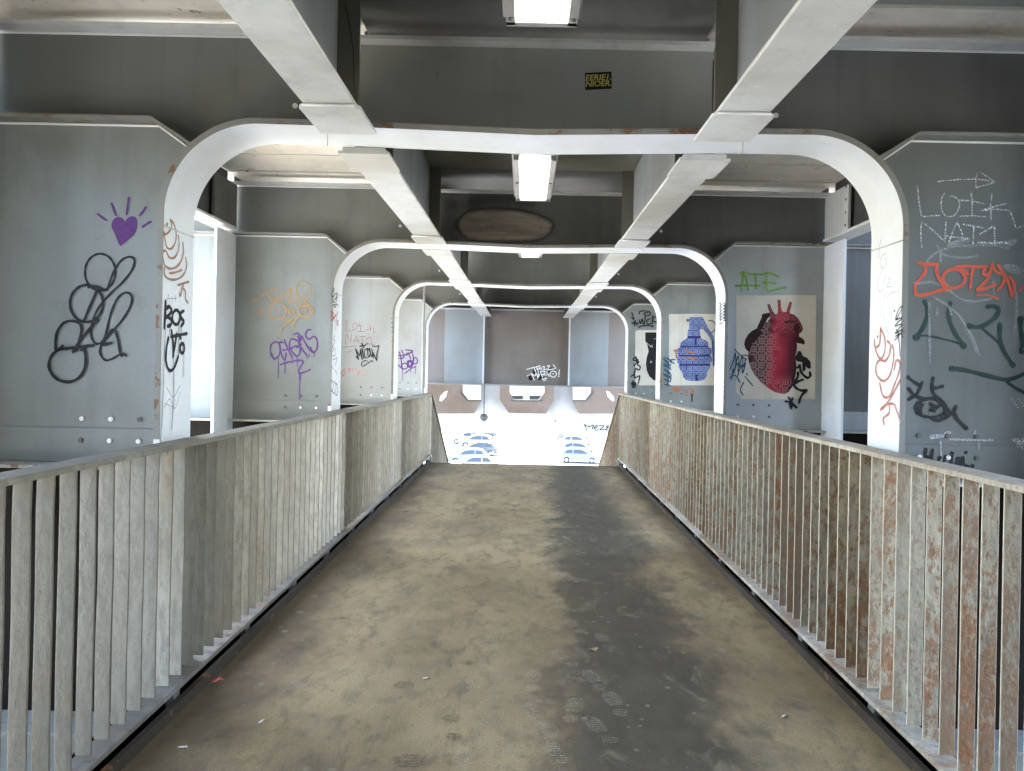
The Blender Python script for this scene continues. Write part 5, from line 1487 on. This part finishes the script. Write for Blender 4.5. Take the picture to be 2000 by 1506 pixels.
# bay lines
bm_ = MB()
for k in range(14):
    yy = 70 + 5.0 * k
    for (xa, xb) in ((-12.5, -6.5), (6.0, 12.0)):
        bm_.box(xa, xb, yy, yy + 0.12, GZ + 0.001, GZ + 0.006)
struct('parking_lines', bm_, M['whitewall'])

# ------------------------------------------------------------------ litter on the walkway
M['white_paper'] = flat_mat('cigarette_paper', (0.75, 0.73, 0.68))
M['filter'] = flat_mat('cigarette_filter', (0.55, 0.33, 0.14))
M['redfoil'] = flat_mat('red_wrapper_foil', (0.55, 0.05, 0.03), 0.35)
M['leafdry'] = flat_mat('dry_leaf', (0.36, 0.28, 0.16))
def butt(px, py, ang, label):
    g_ = onZ(px, py, 0.005)
    r_ = empty('cigarette_butt', (g_.x, g_.y, 0), label, 'cigarette butt', 'cigarette butts on the walkway')
    d = Vector((math.cos(R(ang)), math.sin(R(ang)), 0))
    MB().tube([g_ - d * 0.016, g_ + d * 0.006], 0.004, 8).build('paper_tube', M['white_paper'], r_)
    MB().tube([g_ + d * 0.0062, g_ + d * 0.018], 0.0041, 8).build('filter', M['white_paper'] if ang < 20 else M['filter'], r_)
butt(356, 1459, 12, 'white cigarette butt near the left gutter at the bottom left')
butt(511, 1408, 70, 'tan cigarette butt right of the white one near the left gutter')
butt(832, 1324, 30, 'cigarette butt in the middle of the walkway near the camera')
butt(1532, 1398, 40, 'cigarette butt on the pale strip by the right railing')
g_ = onZ(416, 1330, 0.03)
w_ = [(0, 0, 0), (0.03, 0.006, 0.012), (0.045, 0.02, 0.004), (0.02, 0.028, 0.014), (-0.012, 0.016, 0.006)]
m_ = MB().add([(g_.x + a, g_.y + b, 0.024 + c) for a, b, c in w_] + [(g_.x + a, g_.y + b, 0.022 + c) for a, b, c in w_], [(0, 1, 3), (1, 2, 3), (0, 3, 4), (5, 8, 6), (6, 8, 7), (5, 9, 8)] + [(i, i + 5, (i + 1) % 5 + 5, (i + 1) % 5) for i in range(5)])
tag(m_.build('sweet_wrapper', M['redfoil']), 'crumpled red sweet wrapper lying on the left kerb', 'wrapper')
for (px, py, lab) in ((1160, 1268, 'small dry leaf scrap in the middle of the dark track'), (1540, 1250, 'small dry leaf scrap beside the right gutter')):
    g_ = onZ(px, py, 0.004)
    o_ = [(0.030 * math.cos(R(a)) * (1 if a % 80 else 0.6), 0.018 * math.sin(R(a)), 0.004 + 0.006 * math.sin(R(2 * a))) for a in range(0, 360, 40)]
    n_ = len(o_)
    m_ = MB().add([(g_.x + a, g_.y + b, c) for a, b, c in o_] + [(g_.x + a, g_.y + b, c - 0.0015) for a, b, c in o_], [tuple(range(n_)), tuple(range(2 * n_ - 1, n_ - 1, -1))] + [(i, i + n_, (i + 1) % n_ + n_, (i + 1) % n_) for i in range(n_)])
    tag(m_.build('dry_leaf', M['leafdry']), lab, 'leaf', 'dry leaf scraps')
# shoe prints pressed into the dust
INK['print'] = paint_mat('dust_print', (0.42, 0.37, 0.27), 0.5, 0.85, 0.3)
INK['printdark'] = paint_mat('damp_print', (0.05, 0.045, 0.034), 0.9, 0.8, 0.3)
class FloorPaint(Paint):
    def __init__(s, lift=0.0012):
        Paint.__init__(s, (0, 0), 1.0, ('y', 0), lift); s.sgn = 1
    def p3(s, q): return onZ(q[0], q[1], 0.0)
    def uv(s, p): return Vector((p.x, p.y))
    def back(s, u, d): return (u.x, u.y, d)
    def pw(s, w, c, pts):
        """stroke in metres round a floor point"""
        s2 = FloorPaint(); s2.p3 = lambda q: Vector((c.x + q[0], c.y + q[1], 0)); s2.k = s.k
        k0 = len(s.mb.v)
        s2.stroke(w * FPX / c.y, pts)
        s.mb.add(s2.mb.v, s2.mb.f, False, s2.mb.att); s.k = s2.k
def shoe(fp, px, py, ang, size=0.27):
    c = onZ(px, py, 0)
    ca, sa = math.cos(R(ang)), math.sin(R(ang))
    def T(x, y_): return (x * ca - y_ * sa, x * sa + y_ * ca)
    h = size / 2
    for k in range(8):
        yy = -0.15 * h + k * 0.14 * h
        wd = 0.30 * h * (1 - 0.6 * ((k - 3.5) / 5) ** 2)
        fp.pw(0.010, c, [T(-wd, yy), T(0, yy + 0.05 * h), T(wd, yy)])
    for k in range(4):
        yy = -0.95 * h + k * 0.14 * h
        wd = 0.24 * h * (1 if 0 < k < 3 else 0.7)
        fp.pw(0.010, c, [T(-wd, yy), T(0, yy - 0.03 * h), T(wd, yy)])
fp = FloorPaint()
for (px, py, a) in ((968, 1375, 12), (940, 1420, -10), (1045, 1400, 20), (1075, 1440, 5), (995, 1480, -15), (1090, 1490, 10), (930, 1345, 70), (1010, 1110, 15), (1065, 1100, -10), (1085, 1060, 20), (1100, 1290, 25), (1040, 1335, -5), (960, 1260, 10), (1090, 1180, 5), (1140, 1140, 60), (905, 1500, 8), (1120, 1230, 15), (1150, 1190, -20), (1180, 1260, 10), (1100, 1130, 30), (1130, 1085, 0), (1160, 1340, 12), (1120, 1400, -12), (1170, 1440, 20), (1060, 1230, 40), (1230, 1120, 0), (1200, 1390, 8)):
    shoe(fp, px, py, a, 0.25)
tag(fp.done('shoe_print', 'print', walkway, None), kind='stuff')
fp = FloorPaint(0.0022)
for (px, py, a, rr) in ((788, 1338, 0, 0.05), (882, 1404, 0, 0.045), (886, 1440, 0, 0.035), (800, 1488, 20, 0.06), (940, 1086, 0, 0.03), (912, 1296, 0, 0.035), (978, 1196, 0, 0.03), (670, 1210, 0, 0.03)):
    c = onZ(px, py, 0)
    for q in range(5):
        oy = (q - 2) * rr * 0.34
        hw = rr * (1 - 0.1 * (q - 2) ** 2) * random.uniform(0.7, 1.1)
        fp.pw(rr * 0.42, c, [(-hw, oy), (-hw * 0.3, oy + random.uniform(-.004, .004)), (hw * 0.4, oy + random.uniform(-.004, .004)), (hw, oy)])
tag(fp.done('damp_mark', 'printdark', walkway, None), kind='stuff')
fp = FloorPaint(0.0018)
for (a, b) in (((905, 1345), (878, 1500)), ((897, 1345), (862, 1500)), ((790, 1370), (725, 1500)), ((775, 1372), (705, 1500))):
    fp.stroke(4, [a, ((a[0] + b[0]) / 2, (a[1] + b[1]) / 2), b])
INK['scuff'] = paint_mat('tyre_scuff_dust', (0.30, 0.26, 0.18), 0.8, 0.4, 0.5)
tag(fp.done('tyre_scuff', 'scuff', walkway, None), kind='stuff')
